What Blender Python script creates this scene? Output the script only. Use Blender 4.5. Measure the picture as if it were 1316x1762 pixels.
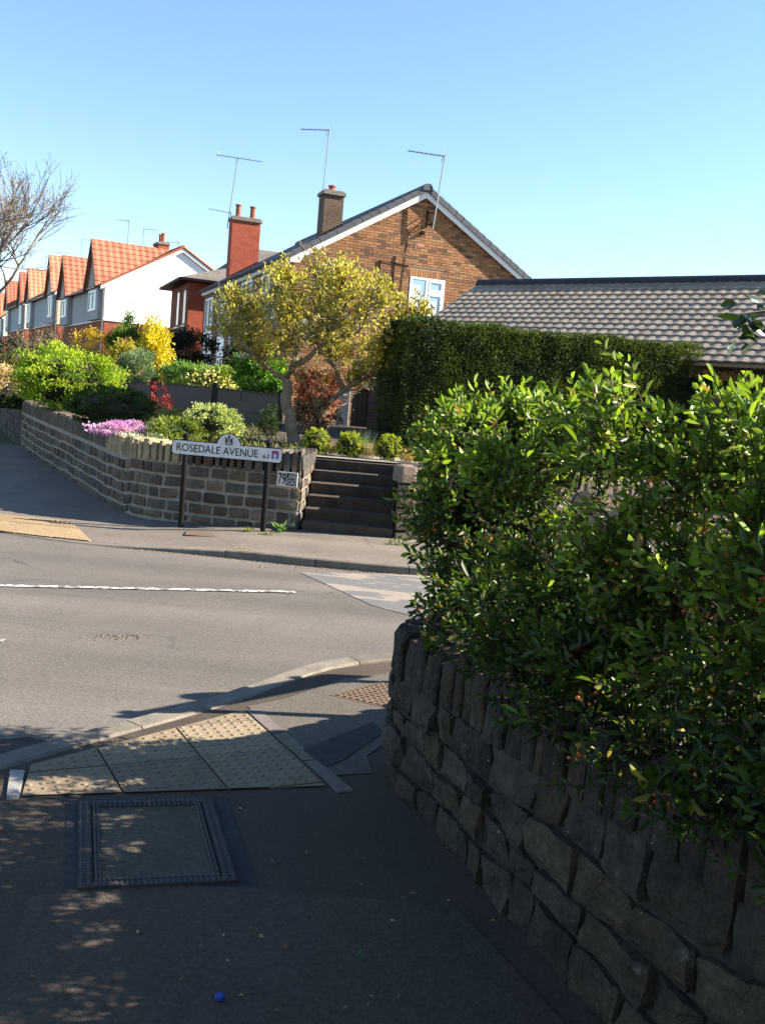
import bpy, math, random
import numpy as np
from mathutils import Vector, Matrix, noise
for o in list(bpy.data.objects): bpy.data.objects.remove(o)
SC = bpy.context.scene; COL = SC.collection
# ------------------------------------------------------------------ camera
W_, H_, F_ = 1316., 1762., 1692.
ROLL = math.radians(4.8); CZ = 1.6
PITCH = math.atan((H_/2-690.)*math.cos(ROLL)/F_)
R0 = Vector((1,0,0)); FW = Vector((0,math.cos(PITCH),-math.sin(PITCH))); U0 = Vector((0,math.sin(PITCH),math.cos(PITCH)))
RR = R0*math.cos(ROLL)+U0*math.sin(ROLL); UU = U0*math.cos(ROLL)-R0*math.sin(ROLL)
cd = bpy.data.cameras.new('camera'); cam = bpy.data.objects.new('camera', cd); COL.objects.link(cam)
cd.sensor_fit = 'VERTICAL'; cd.sensor_height = 36; cd.lens = 36*F_/H_; cd.clip_end = 2000; cd.clip_start = .05
cam.matrix_world = Matrix((( RR.x,UU.x,-FW.x,0),(RR.y,UU.y,-FW.y,0),(RR.z,UU.z,-FW.z,CZ),(0,0,0,1)))
SC.camera = cam
SC.render.resolution_x = 764; SC.render.resolution_y = 1024
# ------------------------------------------------------------------ sky, sun, exposure
SUN_EL = 31.; SUN_AZ = math.degrees(math.atan2(1,.12))
w = bpy.data.worlds.new('World'); SC.world = w; w.use_nodes = True
nt = w.node_tree; bg = nt.nodes['Background']; sky = nt.nodes.new('ShaderNodeTexSky')
sky.sky_type = 'NISHITA'; sky.sun_disc = False
sky.sun_elevation = math.radians(SUN_EL); sky.sun_rotation = math.radians(SUN_AZ)
sky.air_density = 1.0; sky.dust_density = 0; sky.ozone_density = 3.2
nt.links.new(sky.outputs[0], bg.inputs[0]); bg.inputs[1].default_value = .069
e_, a_ = math.radians(SUN_EL), math.radians(SUN_AZ)
S = Vector((math.sin(a_)*math.cos(e_), math.cos(a_)*math.cos(e_), math.sin(e_)))
sl = bpy.data.lights.new('sun','SUN'); sl.energy = 5; sl.angle = math.radians(.55); sl.color = (1,.90,.77)
so = bpy.data.objects.new('sun', sl); COL.objects.link(so); so.rotation_euler = S.to_track_quat('Z','Y').to_euler(); so.location = (30,5,30)
SC.view_settings.view_transform = 'Standard'; SC.view_settings.look = 'None'
SC.view_settings.gamma = 1; SC.view_settings.exposure = 2.0
SC.render.engine = 'CYCLES'

# ------------------------------------------------------------------ helpers
def ray(x,y): return FW+RR*((x-W_/2)/F_)+UU*((H_/2-y)/F_)
def G(x,y,z=0):
    d = ray(x,y); return d*((z-CZ)/d.z)+Vector((0,0,CZ))
def P(x,y,Y):
    d = ray(x,y); return d*(Y/d.y)+Vector((0,0,CZ))
def lerp(a,b,t): return a+(b-a)*t
def lin(r,g,b):
    f = lambda c: (c/255/12.92) if c/255<=.04045 else ((c/255+.055)/1.055)**2.4
    return (f(r),f(g),f(b))
rng = random.Random(7); nr = np.random.default_rng(7)
MATS = {}
def M(name, col=(.5,.5,.5), rough=.85, attr=False, nz=None, nz2=None, bump=None, bump2=None, trans=0, spec=.3, metal=0, brick=None, speck=None):
    """procedural material. nz=(scale, dark factor, light factor); nz2 same; speck=(scale, size, colour)"""
    if name in MATS: return MATS[name]
    m = bpy.data.materials.new(name); m.use_nodes = True; MATS[name] = m
    t = m.node_tree; N = t.nodes; L = t.links; p = N['Principled BSDF']
    p.inputs['Roughness'].default_value = rough; p.inputs['Specular IOR Level'].default_value = spec; p.inputs['Metallic'].default_value = metal
    geo = N.new('ShaderNodeNewGeometry'); pos = geo.outputs['Position']
    if attr:
        a = N.new('ShaderNodeAttribute'); a.attribute_name = 'Col'; c = a.outputs['Color']
    else:
        a = N.new('ShaderNodeRGB'); a.outputs[0].default_value = (*col,1); c = a.outputs[0]
    h = None
    if brick:
        ax, bw, bh, mc, c2 = brick
        d = N.new('ShaderNodeVectorMath'); d.operation = 'DOT_PRODUCT'; L.new(pos,d.inputs[0]); d.inputs[1].default_value = (ax[0],ax[1],0)
        sx = N.new('ShaderNodeSeparateXYZ'); L.new(pos,sx.inputs[0])
        cb = N.new('ShaderNodeCombineXYZ'); L.new(d.outputs['Value'],cb.inputs[0]); L.new(sx.outputs[2],cb.inputs[1])
        b = N.new('ShaderNodeTexBrick'); L.new(cb.outputs[0],b.inputs['Vector']); b.inputs['Scale'].default_value = 1
        b.inputs['Brick Width'].default_value = bw; b.inputs['Row Height'].default_value = bh; b.inputs['Mortar Size'].default_value = .006
        b.inputs['Color1'].default_value = (*col,1); b.inputs['Color2'].default_value = (*c2,1); b.inputs['Mortar'].default_value = (*mc,1)
        c = b.outputs['Color']; h = b.outputs['Fac']
    for q in (nz,nz2):
        if not q: continue
        n = N.new('ShaderNodeTexNoise'); n.inputs['Scale'].default_value = q[0]; n.inputs['Detail'].default_value = 5; n.inputs['Roughness'].default_value = .65
        L.new(pos,n.inputs['Vector'])
        r = N.new('ShaderNodeMapRange'); r.inputs[1].default_value = .28; r.inputs[2].default_value = .72; r.inputs[3].default_value = q[1]; r.inputs[4].default_value = q[2]
        L.new(n.outputs[0],r.inputs[0])
        mx = N.new('ShaderNodeVectorMath'); mx.operation = 'SCALE'; L.new(c,mx.inputs[0]); L.new(r.outputs[0],mx.inputs['Scale']); c = mx.outputs[0]
    if speck:
        v = N.new('ShaderNodeTexVoronoi'); v.inputs['Scale'].default_value = speck[0]; L.new(pos,v.inputs['Vector'])
        lt = N.new('ShaderNodeMath'); lt.operation = 'LESS_THAN'; L.new(v.outputs['Distance'],lt.inputs[0])
        sv = N.new('ShaderNodeSeparateColor'); L.new(v.outputs['Color'],sv.inputs[0])
        mm = N.new('ShaderNodeMath'); mm.operation = 'MULTIPLY'; L.new(sv.outputs[0],mm.inputs[0]); L.new(sv.outputs[1],mm.inputs[1])
        m3 = N.new('ShaderNodeMath'); m3.operation = 'MULTIPLY'; L.new(mm.outputs[0],m3.inputs[0]); m3.inputs[1].default_value = speck[1]; L.new(m3.outputs[0],lt.inputs[1])
        mi = N.new('ShaderNodeMix'); mi.data_type = 'RGBA'; L.new(lt.outputs[0],mi.inputs[0]); L.new(c,mi.inputs[6]); mi.inputs[7].default_value = (*speck[2],1); c = mi.outputs[2]
    L.new(c,p.inputs['Base Color'])
    nrm = None
    if h is not None:
        b = N.new('ShaderNodeBump'); b.invert = True; b.inputs['Distance'].default_value = .008; L.new(h,b.inputs['Height']); nrm = b.outputs[0]
    for q in (bump,bump2):
        if not q: continue
        n = N.new('ShaderNodeTexNoise'); n.inputs['Scale'].default_value = q[0]; n.inputs['Detail'].default_value = 4; L.new(pos,n.inputs['Vector'])
        b = N.new('ShaderNodeBump'); b.inputs['Distance'].default_value = q[1]; b.inputs['Strength'].default_value = q[2] if len(q)>2 else 1; L.new(n.outputs[0],b.inputs['Height'])
        if nrm: L.new(nrm,b.inputs['Normal'])
        nrm = b.outputs[0]
    if nrm: L.new(nrm,p.inputs['Normal'])
    if trans:
        tr = N.new('ShaderNodeBsdfTranslucent'); ml = N.new('ShaderNodeVectorMath'); ml.operation = 'MULTIPLY'
        L.new(c,ml.inputs[0]); ml.inputs[1].default_value = (1.5,1.6,.6); L.new(ml.outputs[0],tr.inputs[0])
        ms = N.new('ShaderNodeMixShader'); ms.inputs[0].default_value = trans
        L.new(p.outputs[0],ms.inputs[1]); L.new(tr.outputs[0],ms.inputs[2]); L.new(ms.outputs[0],N['Material Output'].inputs[0])
    return m
def origin(o):
    v = Vector((0,0,0))
    while o: v = v+o.location; o = o.parent
    return v
def link(name, data, parent=None, mat=None, kind=None):
    o = bpy.data.objects.new(name, data); COL.objects.link(o)
    if parent: o.parent = parent
    if mat and data and not len(data.materials): data.materials.append(mat)
    if kind: o['kind'] = kind
    return o
def tag(o, label, cat, group=None):
    o['label'] = label; o['category'] = cat
    if group: o['group'] = group
    return o
def thing(name, loc, label, cat, group=None):
    o = bpy.data.objects.new(name, None); COL.objects.link(o); o.location = loc; o.empty_display_size = .1
    return tag(o, label, cat, group)
class MB:
    def __init__(s): s.v = []; s.f = []; s.c = []
    def add(s, vs, fs, col=(1,1,1)):
        n = len(s.v); s.v += [tuple(v) for v in vs]; s.f += [tuple(i+n for i in f) for f in fs]; s.c += [col]*len(vs); return s
    def hexa(s, b, t, col=(1,1,1)):            # 4 bottom + 4 top points
        return s.solid(list(b)+list(t), [(3,2,1,0),(4,5,6,7),(0,1,5,4),(1,2,6,5),(2,3,7,6),(3,0,4,7)], col)
    def solid(s, vs, fs, col=(1,1,1)):         # closed shape: faces wound outwards
        vs = [Vector(v) for v in vs]; c = sum(vs,Vector())/len(vs); vol = 0
        for f in fs:
            for k in range(1,len(f)-1): vol += (vs[f[0]]-c).dot((vs[f[k]]-c).cross(vs[f[k+1]]-c))
        return s.add(vs, fs if vol>0 else [tuple(reversed(f)) for f in fs], col)
    def box(s, o, ex, ey, ez, col=(1,1,1)):    # corner o, edge vectors
        o, ex, ey, ez = Vector(o),Vector(ex),Vector(ey),Vector(ez)
        return s.hexa([o,o+ex,o+ex+ey,o+ey],[o+ez,o+ex+ez,o+ex+ey+ez,o+ey+ez],col)
    def bar(s, p, q, wd, hh, up=(0,0,1), col=(1,1,1)):  # box beam p->q
        p, q = Vector(p),Vector(q); d = (q-p).normalized(); sx = d.cross(Vector(up)).normalized(); u = sx.cross(d)
        return s.box(p-sx*wd/2-u*hh/2, sx*wd, q-p, u*hh, col)
    def tube(s, pts, rad, n=6, col=(1,1,1), cap=True):
        pts = [Vector(p) for p in pts]; rad = rad if hasattr(rad,'__len__') else [rad]*len(pts)
        vs = []; fs = []
        for i,p in enumerate(pts):
            d = (pts[min(i+1,len(pts)-1)]-pts[max(i-1,0)]); d = d.normalized() if d.length>1e-9 else Vector((0,0,1))
            x = d.cross(Vector((0,0,1)) if abs(d.z)<.9 else Vector((1,0,0))).normalized(); y = d.cross(x)
            for k in range(n):
                a = 2*math.pi*k/n; vs.append(p+(x*math.cos(a)+y*math.sin(a))*rad[i])
        for i in range(len(pts)-1):
            for k in range(n): fs.append((i*n+k,i*n+(k+1)%n,(i+1)*n+(k+1)%n,(i+1)*n+k))
        if cap: fs.append(tuple(range(n-1,-1,-1))); fs.append(tuple(range((len(pts)-1)*n,len(pts)*n)))
        return s.add(vs,fs,col)
    def lathe(s, c, prof, n=12, col=(1,1,1)):   # prof list of (r,z)
        c = Vector(c); vs = [c+Vector((r*math.cos(2*math.pi*k/n),r*math.sin(2*math.pi*k/n),z)) for r,z in prof for k in range(n)]
        fs = [(i*n+k,i*n+(k+1)%n,(i+1)*n+(k+1)%n,(i+1)*n+k) for i in range(len(prof)-1) for k in range(n)]
        fs.append(tuple(range((len(prof)-1)*n,len(prof)*n))); return s.add(vs,fs,col)
    def prism(s, poly, ext, col=(1,1,1)):       # polygon (3d points) extruded by vector
        poly = [Vector(p) for p in poly]; ext = Vector(ext); n = len(poly)
        return s.solid(poly+[p+ext for p in poly],[tuple(range(n-1,-1,-1)),tuple(range(n,2*n))]+[(i,(i+1)%n,n+(i+1)%n,n+i) for i in range(n)],col)
    def mesh(s, name, off=(0,0,0), smooth=False):
        me = bpy.data.meshes.new(name); o = Vector(off); me.from_pydata([tuple(Vector(v)-o) for v in s.v],[],s.f)
        a = me.color_attributes.new('Col','FLOAT_COLOR','POINT'); a.data.foreach_set('color',[x for c in s.c for x in (*c,1)])
        if smooth: me.shade_smooth()
        me.update(); return me
    def build(s, name, mat, parent=None, kind=None, smooth=False):
        return link(name, s.mesh(name, origin(parent), smooth), parent, mat, kind)
def single(mb, name, mat, label, cat, loc, group=None, smooth=False):
    o = link(name, mb.mesh(name, loc, smooth), None, mat); o.location = loc; return tag(o,label,cat,group)
def sheet(name, poly, z, mat, kind='structure', parent=None):
    mb = MB(); mb.add([(p[0],p[1],z if not callable(z) else z(p)) for p in poly],[tuple(range(len(poly)))]); o = mb.build(name,mat,parent)
    if not parent: o['kind'] = kind
    return o
def np_mesh(name, verts, k, faces, cols):
    """verts (N,k,3); faces list of index tuples in the leaf; cols (N,3)"""
    N = len(verts); me = bpy.data.meshes.new(name); me.vertices.add(N*k); me.vertices.foreach_set('co', verts.reshape(-1).astype(np.float32))
    fl = np.concatenate([np.array(f) for f in faces]); ln = np.array([len(f) for f in faces])
    idx = (np.arange(N)[:,None]*k+fl[None,:]).reshape(-1); me.loops.add(len(idx)); me.loops.foreach_set('vertex_index', idx.astype(np.int32))
    tot = np.tile(ln,N); st = np.concatenate([[0],np.cumsum(tot)[:-1]]); me.polygons.add(len(tot)); me.polygons.foreach_set('loop_start', st.astype(np.int32))
    me.update(calc_edges=True)
    a = me.color_attributes.new('Col','FLOAT_COLOR','POINT'); cc = np.ones((N,k,4),np.float32); cc[:,:,:3] = cols[:,None,:]; a.data.foreach_set('color', cc.reshape(-1))
    return me
def unit(v): return v/np.maximum(np.linalg.norm(v,axis=-1,keepdims=True),1e-9)
def leaf_mesh(name, pts, dirs, ln, wd, cols, fold=.35, six=False, off=(0,0,0), droop=.0):
    pts = np.asarray(pts,float)-np.array(off); d = unit(np.asarray(dirs,float)); N = len(pts)
    ln = np.broadcast_to(np.asarray(ln,float),(N,))[:,None]*nr.uniform(.7,1.25,(N,1)); wd = np.broadcast_to(np.asarray(wd,float),(N,))[:,None]
    x = unit(np.cross(d, nr.normal(size=(N,3)))); n = np.cross(x,d)
    if six:
        v = np.stack([pts, pts+d*ln*.35+x*wd*.42+n*wd*fold, pts+d*ln*.72+x*wd*.5+n*wd*fold-n*droop*ln*.3, pts+d*ln-n*droop*ln, pts+d*ln*.72-x*wd*.5+n*wd*fold-n*droop*ln*.3, pts+d*ln*.35-x*wd*.42+n*wd*fold],1)
        return np_mesh(name,v,6,[(0,1,2,3),(0,3,4,5)],cols)
    v = np.stack([pts, pts+d*ln*.5+x*wd*.5+n*wd*fold, pts+d*ln, pts+d*ln*.5-x*wd*.5+n*wd*fold],1)
    return np_mesh(name,v,4,[(0,1,2),(0,2,3)],cols)
def mixcol(c1,c2,t,var=.22):
    c1 = np.array(c1); c2 = np.array(c2); t = np.asarray(t)[:,None]
    return (c1*(1-t)+c2*t)*nr.uniform(1-var,1+var,(len(t),1))
def blob(n, c, r, clumps=60, cs=.13, inner=.6, flat=-.35):
    """clumpy points through an ellipsoid, mostly near its surface -> pts, dirs, per leaf clump value"""
    c = np.array(c); r = np.array(r)
    u = unit(nr.normal(size=(clumps*3,3))); u = u[u[:,2]>flat][:clumps]; k = len(u)
    cen = u*nr.uniform(inner,1.0,(k,1))*np.clip(nr.normal(1,.11,(k,1)),.8,1.25); val = nr.uniform(0,1,k)
    i = nr.integers(0,k,n); q = cen[i]+nr.normal(size=(n,3))*cs
    d = unit(unit(q)+nr.normal(size=(n,3))*.7+np.array([0,0,.35]))
    return c+q*r, d, val[i]
LEAF = lambda name,tr=.4,rough=.5,spec=.35: M(name,attr=True,trans=tr,rough=rough,spec=spec)
def path2(pts, step=.02):
    """resampled 2d path -> f(s) = (point, outward normal on the right of travel), length"""
    pts = [Vector((p[0],p[1])) for p in pts]; out = []
    for i in range(len(pts)-1):     # Catmull-Rom
        p0 = pts[max(i-1,0)]; p1 = pts[i]; p2 = pts[i+1]; p3 = pts[min(i+2,len(pts)-1)]
        n = max(4,int((p2-p1).length/.08))
        for k in range(n):
            t = k/n; out.append(.5*((2*p1)+(p2-p0)*t+(2*p0-5*p1+4*p2-p3)*t*t+(3*p1-p0-3*p2+p3)*t**3))
    out.append(pts[-1]); cum = [0]
    for a,b in zip(out,out[1:]): cum.append(cum[-1]+(b-a).length)
    cum = np.array(cum); xs = np.array([p.x for p in out]); ys = np.array([p.y for p in out]); Ltot = cum[-1]
    def f(s):
        s = min(max(s,0),Ltot); a = max(s-.06,0); b = min(s+.06,Ltot)
        p = Vector((np.interp(s,cum,xs),np.interp(s,cum,ys))); d = Vector((np.interp(b,cum,xs)-np.interp(a,cum,xs),np.interp(b,cum,ys)-np.interp(a,cum,ys))).normalized()
        return p, Vector((d.y,-d.x))
    f.near = lambda x,y: float(cum[int(np.argmin((xs-x)**2+(ys-y)**2))])
    return f, float(Ltot)
V3 = lambda p,z: Vector((p[0],p[1],z))
def stone_block(f, s0, s1, zb0, zb1, zt0, zt1, rg, nx=3, nz=3, depth=.07, bulge=.012, rough=.006, cham=.008, col=(1,1,1)):
    """one rough faced stone on the wall face along path f"""
    mb = MB(); vs = []; ins = .004; k = (nx+1)*(nz+1); ph = rg.uniform(0,99)
    tilt = rg.uniform(-.008,.008); base = rg.uniform(0,bulge)
    for j in range(nz+1):
        for i in range(nx+1):
            u = i/nx; v = j/nz; edge = i in (0,nx) or j in (0,nz)
            cu = lerp(.02,.98,u) if not (i in (0,nx) and j in (0,nz)) else lerp(.035,.965,u)
            cv = v if not (i in (0,nx) and j in (0,nz)) else lerp(.025,.975,v)
            s = lerp(s0,s1,cu)+rg.uniform(-1,1)*.004; z = lerp(lerp(zb0,zb1,u),lerp(zt0,zt1,u),cv)+rg.uniform(-1,1)*.004
            p,n = f(s); o = base+tilt*(u*2-1)+ (noise.noise((s*9+ph,z*9,ph))*rough*2) - (cham if edge else 0)
            vs.append(V3(p+n*o,z))
    for j in range(nz+1):
        for i in range(nx+1):
            u = i/nx; v = j/nz
            if i in (0,nx) or j in (0,nz):
                p,n = f(lerp(s0,s1,u)); vs.append(V3(p-n*depth,lerp(lerp(zb0,zb1,u),lerp(zt0,zt1,u),v)))
            else: vs.append(None)
    idx = [j*(nx+1)+i for j in range(nz+1) for i in range(nx+1)]
    fs = [(j*(nx+1)+i,j*(nx+1)+i+1,(j+1)*(nx+1)+i+1,(j+1)*(nx+1)+i) for j in range(nz) for i in range(nx)]
    ring = [i for i in range(nx)]+[j*(nx+1)+nx for j in range(nz)]+[nz*(nx+1)+i for i in range(nx,0,-1)]+[j*(nx+1) for j in range(nz,0,-1)]
    fs += [(ring[q],k+ring[q],k+ring[(q+1)%len(ring)],ring[(q+1)%len(ring)]) for q in range(len(ring))]
    used = [i for i,v in enumerate(vs) if v is not None]; mp = {o:i for i,o in enumerate(used)}
    mb.add([vs[i] for i in used],[tuple(mp[i] for i in q) for q in fs],col); return mb
def cope_block(f, s0, s1, z0, z1, thick, rg, over=.01, col=(1,1,1), rnd=.03, ce=.012):
    """upright coping stone through the wall's thickness, rough rounded top"""
    mb = MB(); rings = []; nj = 4
    prof = [(0,0),(0,.45),(.004,.8),(.02+rnd*.4,1.0),(.5,1.0+rg.uniform(-.04,.08)),(1-.02-rnd*.4,1.0),(.996,.8),(1,0)]
    vs = []; h = z1-z0; dj = [rg.uniform(-.006,.006) for _ in prof]
    for w_ in (0,.15,.85,1):
        p,n = f(lerp(s0+.003,s1-.003,w_)); e = ce if w_ in (0,1) else 0
        for q,(t,v) in enumerate(prof):
            o = lerp(over,-thick,t); o += (-e if t<.3 else e if t>.7 else 0)+dj[q]; zz = z0+h*v-(e*1.2 if v>.9 else 0)+rg.uniform(-.004,.004)
            vs.append(V3(p+n*o,zz))
    n = len(prof)
    fs = [(a*n+q,(a+1)*n+q,(a+1)*n+q+1,a*n+q+1) for a in range(3) for q in range(n-1)]
    fs += [tuple(range(n)), tuple(range(4*n-1,3*n-1,-1))]
    mb.add(vs,fs,col); return mb
def tile_slope(o, eu, ev, nu, nv, tw, tl, cols, rg, segs=4, lift=.028, wave=.022, keep=None):
    """stepped, waved roof tiles; yields (row, col, MB)"""
    o,eu,ev = Vector(o),Vector(eu).normalized(),Vector(ev).normalized(); n = eu.cross(ev).normalized(); n = n if n.z>0 else -n
    for j in range(nv):
        for i in range(nu):
            if keep and not keep((i+.5)*tw,(j+.5)*tl): continue
            mb = MB(); vs = []
            for t,l in ((0,lift),(0,0),(1.06,0)):
                for k in range(segs+1):
                    x = k/segs; hgt = wave*(.5-.5*math.cos(2*math.pi*x)) if segs>1 else 0
                    zz = (lift if t==0 else 0)+hgt if not (t==0 and l==0) else hgt-.004
                    vs.append(o+eu*((i+x)*tw)+ev*((j+t)*tl)+n*zz)
            m = segs+1
            fs = [(k,k+1,2*m+k+1,2*m+k) for k in range(segs)]+[(m+k,m+k+1,k+1,k) for k in range(segs)]
            mb.add(vs,fs,rg.choice(cols)); yield j,i,mb
def join(mbs):
    o = MB()
    for m in mbs:
        n = len(o.v); o.v += m.v; o.f += [tuple(i+n for i in f) for f in m.f]; o.c += m.c
    return o
def text_mesh(body, size, ext=.002, sx=1.0):
    cu = bpy.data.curves.new('lettering','FONT'); cu.body = body; cu.size = size; cu.extrude = ext; cu.align_x = 'LEFT'; cu.resolution_u = 4
    o = bpy.data.objects.new('lettering',cu); COL.objects.link(o)
    me = bpy.data.meshes.new_from_object(o.evaluated_get(bpy.context.evaluated_depsgraph_get()))
    bpy.data.objects.remove(o); 
    if sx!=1: me.transform(Matrix.Diagonal((sx,1,1,1)))
    return me
def place_text(body, size, org, ex, ez, mat, parent, name='lettering', width=None):
    """lettering whose baseline starts at org, reading along ex, up along ez"""
    me = text_mesh(body,size); xs = [v.co.x for v in me.vertices]; k = (width/(max(xs)-min(xs))) if width else 1
    ex = Vector(ex).normalized(); ez = Vector(ez).normalized(); ny = ex.cross(ez)
    o_ = Vector(org)-origin(parent)
    me.transform(Matrix(((ex.x*k,ez.x,ny.x,o_.x),(ex.y*k,ez.y,ny.y,o_.y),(ex.z*k,ez.z,ny.z,o_.z),(0,0,0,1))))
    return link(name,me,parent,mat)
# ================================================================== SETTING: ground, road, pavements
RZ = -.025
m_road = M('asphalt_road',(.116,.102,.088),.9,nz=(.55,.80,1.15),nz2=(45,.68,1.3),bump=(160,.006),speck=(75,.16,(.34,.31,.27)))
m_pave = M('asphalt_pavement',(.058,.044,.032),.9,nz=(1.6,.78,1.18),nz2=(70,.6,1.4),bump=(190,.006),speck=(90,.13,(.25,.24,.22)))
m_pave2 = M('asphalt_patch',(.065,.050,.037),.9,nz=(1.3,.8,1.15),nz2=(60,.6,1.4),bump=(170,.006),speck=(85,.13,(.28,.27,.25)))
m_pave3 = M('asphalt_dark',(.034,.033,.034),.92,nz=(3,.7,1.2),nz2=(60,.6,1.4),bump=(170,.006))
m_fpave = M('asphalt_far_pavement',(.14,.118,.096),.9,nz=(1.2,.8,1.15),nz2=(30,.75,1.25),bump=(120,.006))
m_kerb = M('kerb_concrete',(.25,.23,.2),.9,attr=True,nz=(9,.7,1.15),nz2=(90,.8,1.2),bump=(120,.004))
m_soil = M('garden_soil',(.06,.045,.03),.95,nz=(4,.6,1.4),bump=(30,.03))
m_grass = M('grass_verge',(.05,.07,.02),.95,nz=(.6,.6,1.4),bump=(8,.08))
m_gravel = M('gravel',(.36,.32,.27),.95,nz=(60,.5,1.3),bump=(80,.02))
def weather(m, ax=(.92,.36), crack=(.05,.045,.04), amt=.22):
    t = m.node_tree; N = t.nodes; L = t.links; p = N['Principled BSDF']; old = p.inputs['Base Color'].links[0].from_socket; geo = N.new('ShaderNodeNewGeometry')
    n = N.new('ShaderNodeTexNoise'); n.inputs['Scale'].default_value = 1.3; n.inputs['Detail'].default_value = 6; L.new(geo.outputs[0],n.inputs[0])
    dm = N.new('ShaderNodeVectorMath'); dm.operation = 'SCALE'; L.new(n.outputs[1],dm.inputs[0]); dm.inputs['Scale'].default_value = .9
    ad = N.new('ShaderNodeVectorMath'); L.new(geo.outputs[0],ad.inputs[0]); L.new(dm.outputs[0],ad.inputs[1])
    v = N.new('ShaderNodeTexVoronoi'); v.feature = 'DISTANCE_TO_EDGE'; v.inputs['Scale'].default_value = .55; L.new(ad.outputs[0],v.inputs['Vector'])
    lt = N.new('ShaderNodeMapRange'); lt.inputs[1].default_value = .002; lt.inputs[2].default_value = .009; lt.inputs[3].default_value = 1; lt.inputs[4].default_value = 0; L.new(v.outputs['Distance'],lt.inputs[0])
    n2 = N.new('ShaderNodeTexNoise'); n2.inputs['Scale'].default_value = .45; L.new(geo.outputs[0],n2.inputs[0]); g = N.new('ShaderNodeMapRange'); g.inputs[1].default_value = .5; g.inputs[2].default_value = .62; g.inputs[4].default_value = .75; L.new(n2.outputs[0],g.inputs[0])
    mu = N.new('ShaderNodeMath'); mu.operation = 'MULTIPLY'; L.new(lt.outputs[0],mu.inputs[0]); L.new(g.outputs[0],mu.inputs[1])
    mx = N.new('ShaderNodeMix'); mx.data_type = 'RGBA'; L.new(mu.outputs[0],mx.inputs[0]); L.new(old,mx.inputs[6]); mx.inputs[7].default_value = (*crack,1)
    mp = N.new('ShaderNodeMapping'); mp.inputs['Rotation'].default_value = (0,0,-math.atan2(ax[1],ax[0])); mp.inputs['Scale'].default_value = (.12,1.5,1); L.new(geo.outputs[0],mp.inputs[0])
    n3 = N.new('ShaderNodeTexNoise'); n3.inputs['Scale'].default_value = 1.1; n3.inputs['Detail'].default_value = 4; L.new(mp.outputs[0],n3.inputs[0])
    r3 = N.new('ShaderNodeMapRange'); r3.inputs[1].default_value = .3; r3.inputs[2].default_value = .7; r3.inputs[3].default_value = 1-amt; r3.inputs[4].default_value = 1+amt; L.new(n3.outputs[0],r3.inputs[0])
    sc = N.new('ShaderNodeVectorMath'); sc.operation = 'SCALE'; L.new(mx.outputs[2],sc.inputs[0]); L.new(r3.outputs[0],sc.inputs['Scale']); L.new(sc.outputs[0],p.inputs['Base Color'])
weather(m_road); weather(m_fpave,amt=.12)
sheet('ground',[(-500,-300),(500,-300),(500,700),(-500,700)],-.08,m_grass)
sheet('road',[(-60,-20),(60,-20),(60,14),(20,16),(-4,13),(-60,110),(-75,110),(-60,-20)],RZ,m_road)
# worn older surfacing of the side road, flaking pale over blue grey
def flaking():
    m = M('worn_side_road',(.115,.112,.108),.9,nz=(40,.8,1.2),bump=(120,.006)); t = m.node_tree; N = t.nodes; L = t.links
    p = N['Principled BSDF']; old = p.inputs['Base Color'].links[0].from_socket
    geo = N.new('ShaderNodeNewGeometry'); mp = N.new('ShaderNodeMapping'); mp.inputs['Scale'].default_value = (.7,2.6,1); L.new(geo.outputs[0],mp.inputs[0])
    n = N.new('ShaderNodeTexNoise'); n.inputs['Scale'].default_value = 1.6; n.inputs['Detail'].default_value = 9; n.inputs['Roughness'].default_value = .62; L.new(mp.outputs[0],n.inputs[0])
    r = N.new('ShaderNodeValToRGB'); r.color_ramp.elements[0].position = .51; r.color_ramp.elements[1].position = .535; L.new(n.outputs[0],r.inputs[0])
    mx = N.new('ShaderNodeMix'); mx.data_type = 'RGBA'; L.new(r.outputs[0],mx.inputs[0]); L.new(old,mx.inputs[6]); mx.inputs[7].default_value = (.23,.195,.16,1); L.new(mx.outputs[2],p.inputs['Base Color'])
    return m
e1 = G(515,985,RZ); e2 = G(640,1042,RZ); e3 = G(800,1085,RZ)
sheet('side_road',[(e1.x,e1.y),(e2.x,e2.y),(e3.x,e3.y),(6,9.2),(16,13),(14,14.2),(1.3,9.7),(.3,9.3)],RZ+.004,flaking())
# ---- near pavement
NK = [(-6,-3.5),(-3.6,.2),(-2.3,2.4),(-1.46,3.78),(-1.16,4.22),(-.69,4.88),(-.27,5.62),(.12,5.95),(.9,6.4),(3,7.35),(8,9.6)]
fk,LK = path2(NK[::-1])
NW = [(8,9.0),(4.2,7.0),(2.5,6.4),(1.6,5.65),(1.15,5.2),(.7,4.75),(.42,4.5),(.2,4.36),(.11,4.22),(.13,4.0),(.32,3.5),(.51,2.95),(.71,2.45),(.98,1.8),(1.35,.9),(1.8,-.3),(2.6,-2.2)]
fw,LW = path2(NW)
mb = MB(); n = 90
for i in range(n+1):
    a,na = fk(LK*i/n); b,nb = fw(LW*i/n); 
    mb.v += [tuple(V3(a+na*0,0)),tuple(V3(b-nb*.1,0))]; mb.c += [(1,1,1)]*2
mb.f += [(2*i,2*i+1,2*i+3,2*i+2) for i in range(n)]
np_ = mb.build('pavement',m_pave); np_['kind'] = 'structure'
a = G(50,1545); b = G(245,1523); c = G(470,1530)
sheet('pavement_patch',[(a.x,a.y),(b.x,b.y),(c.x+.02,c.y),(.35,3.0),(.75,2.1),(1.3,.8),(1.6,-.4),(-.4,-.4),(-.72,1.6)],.004,m_pave2)
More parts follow.
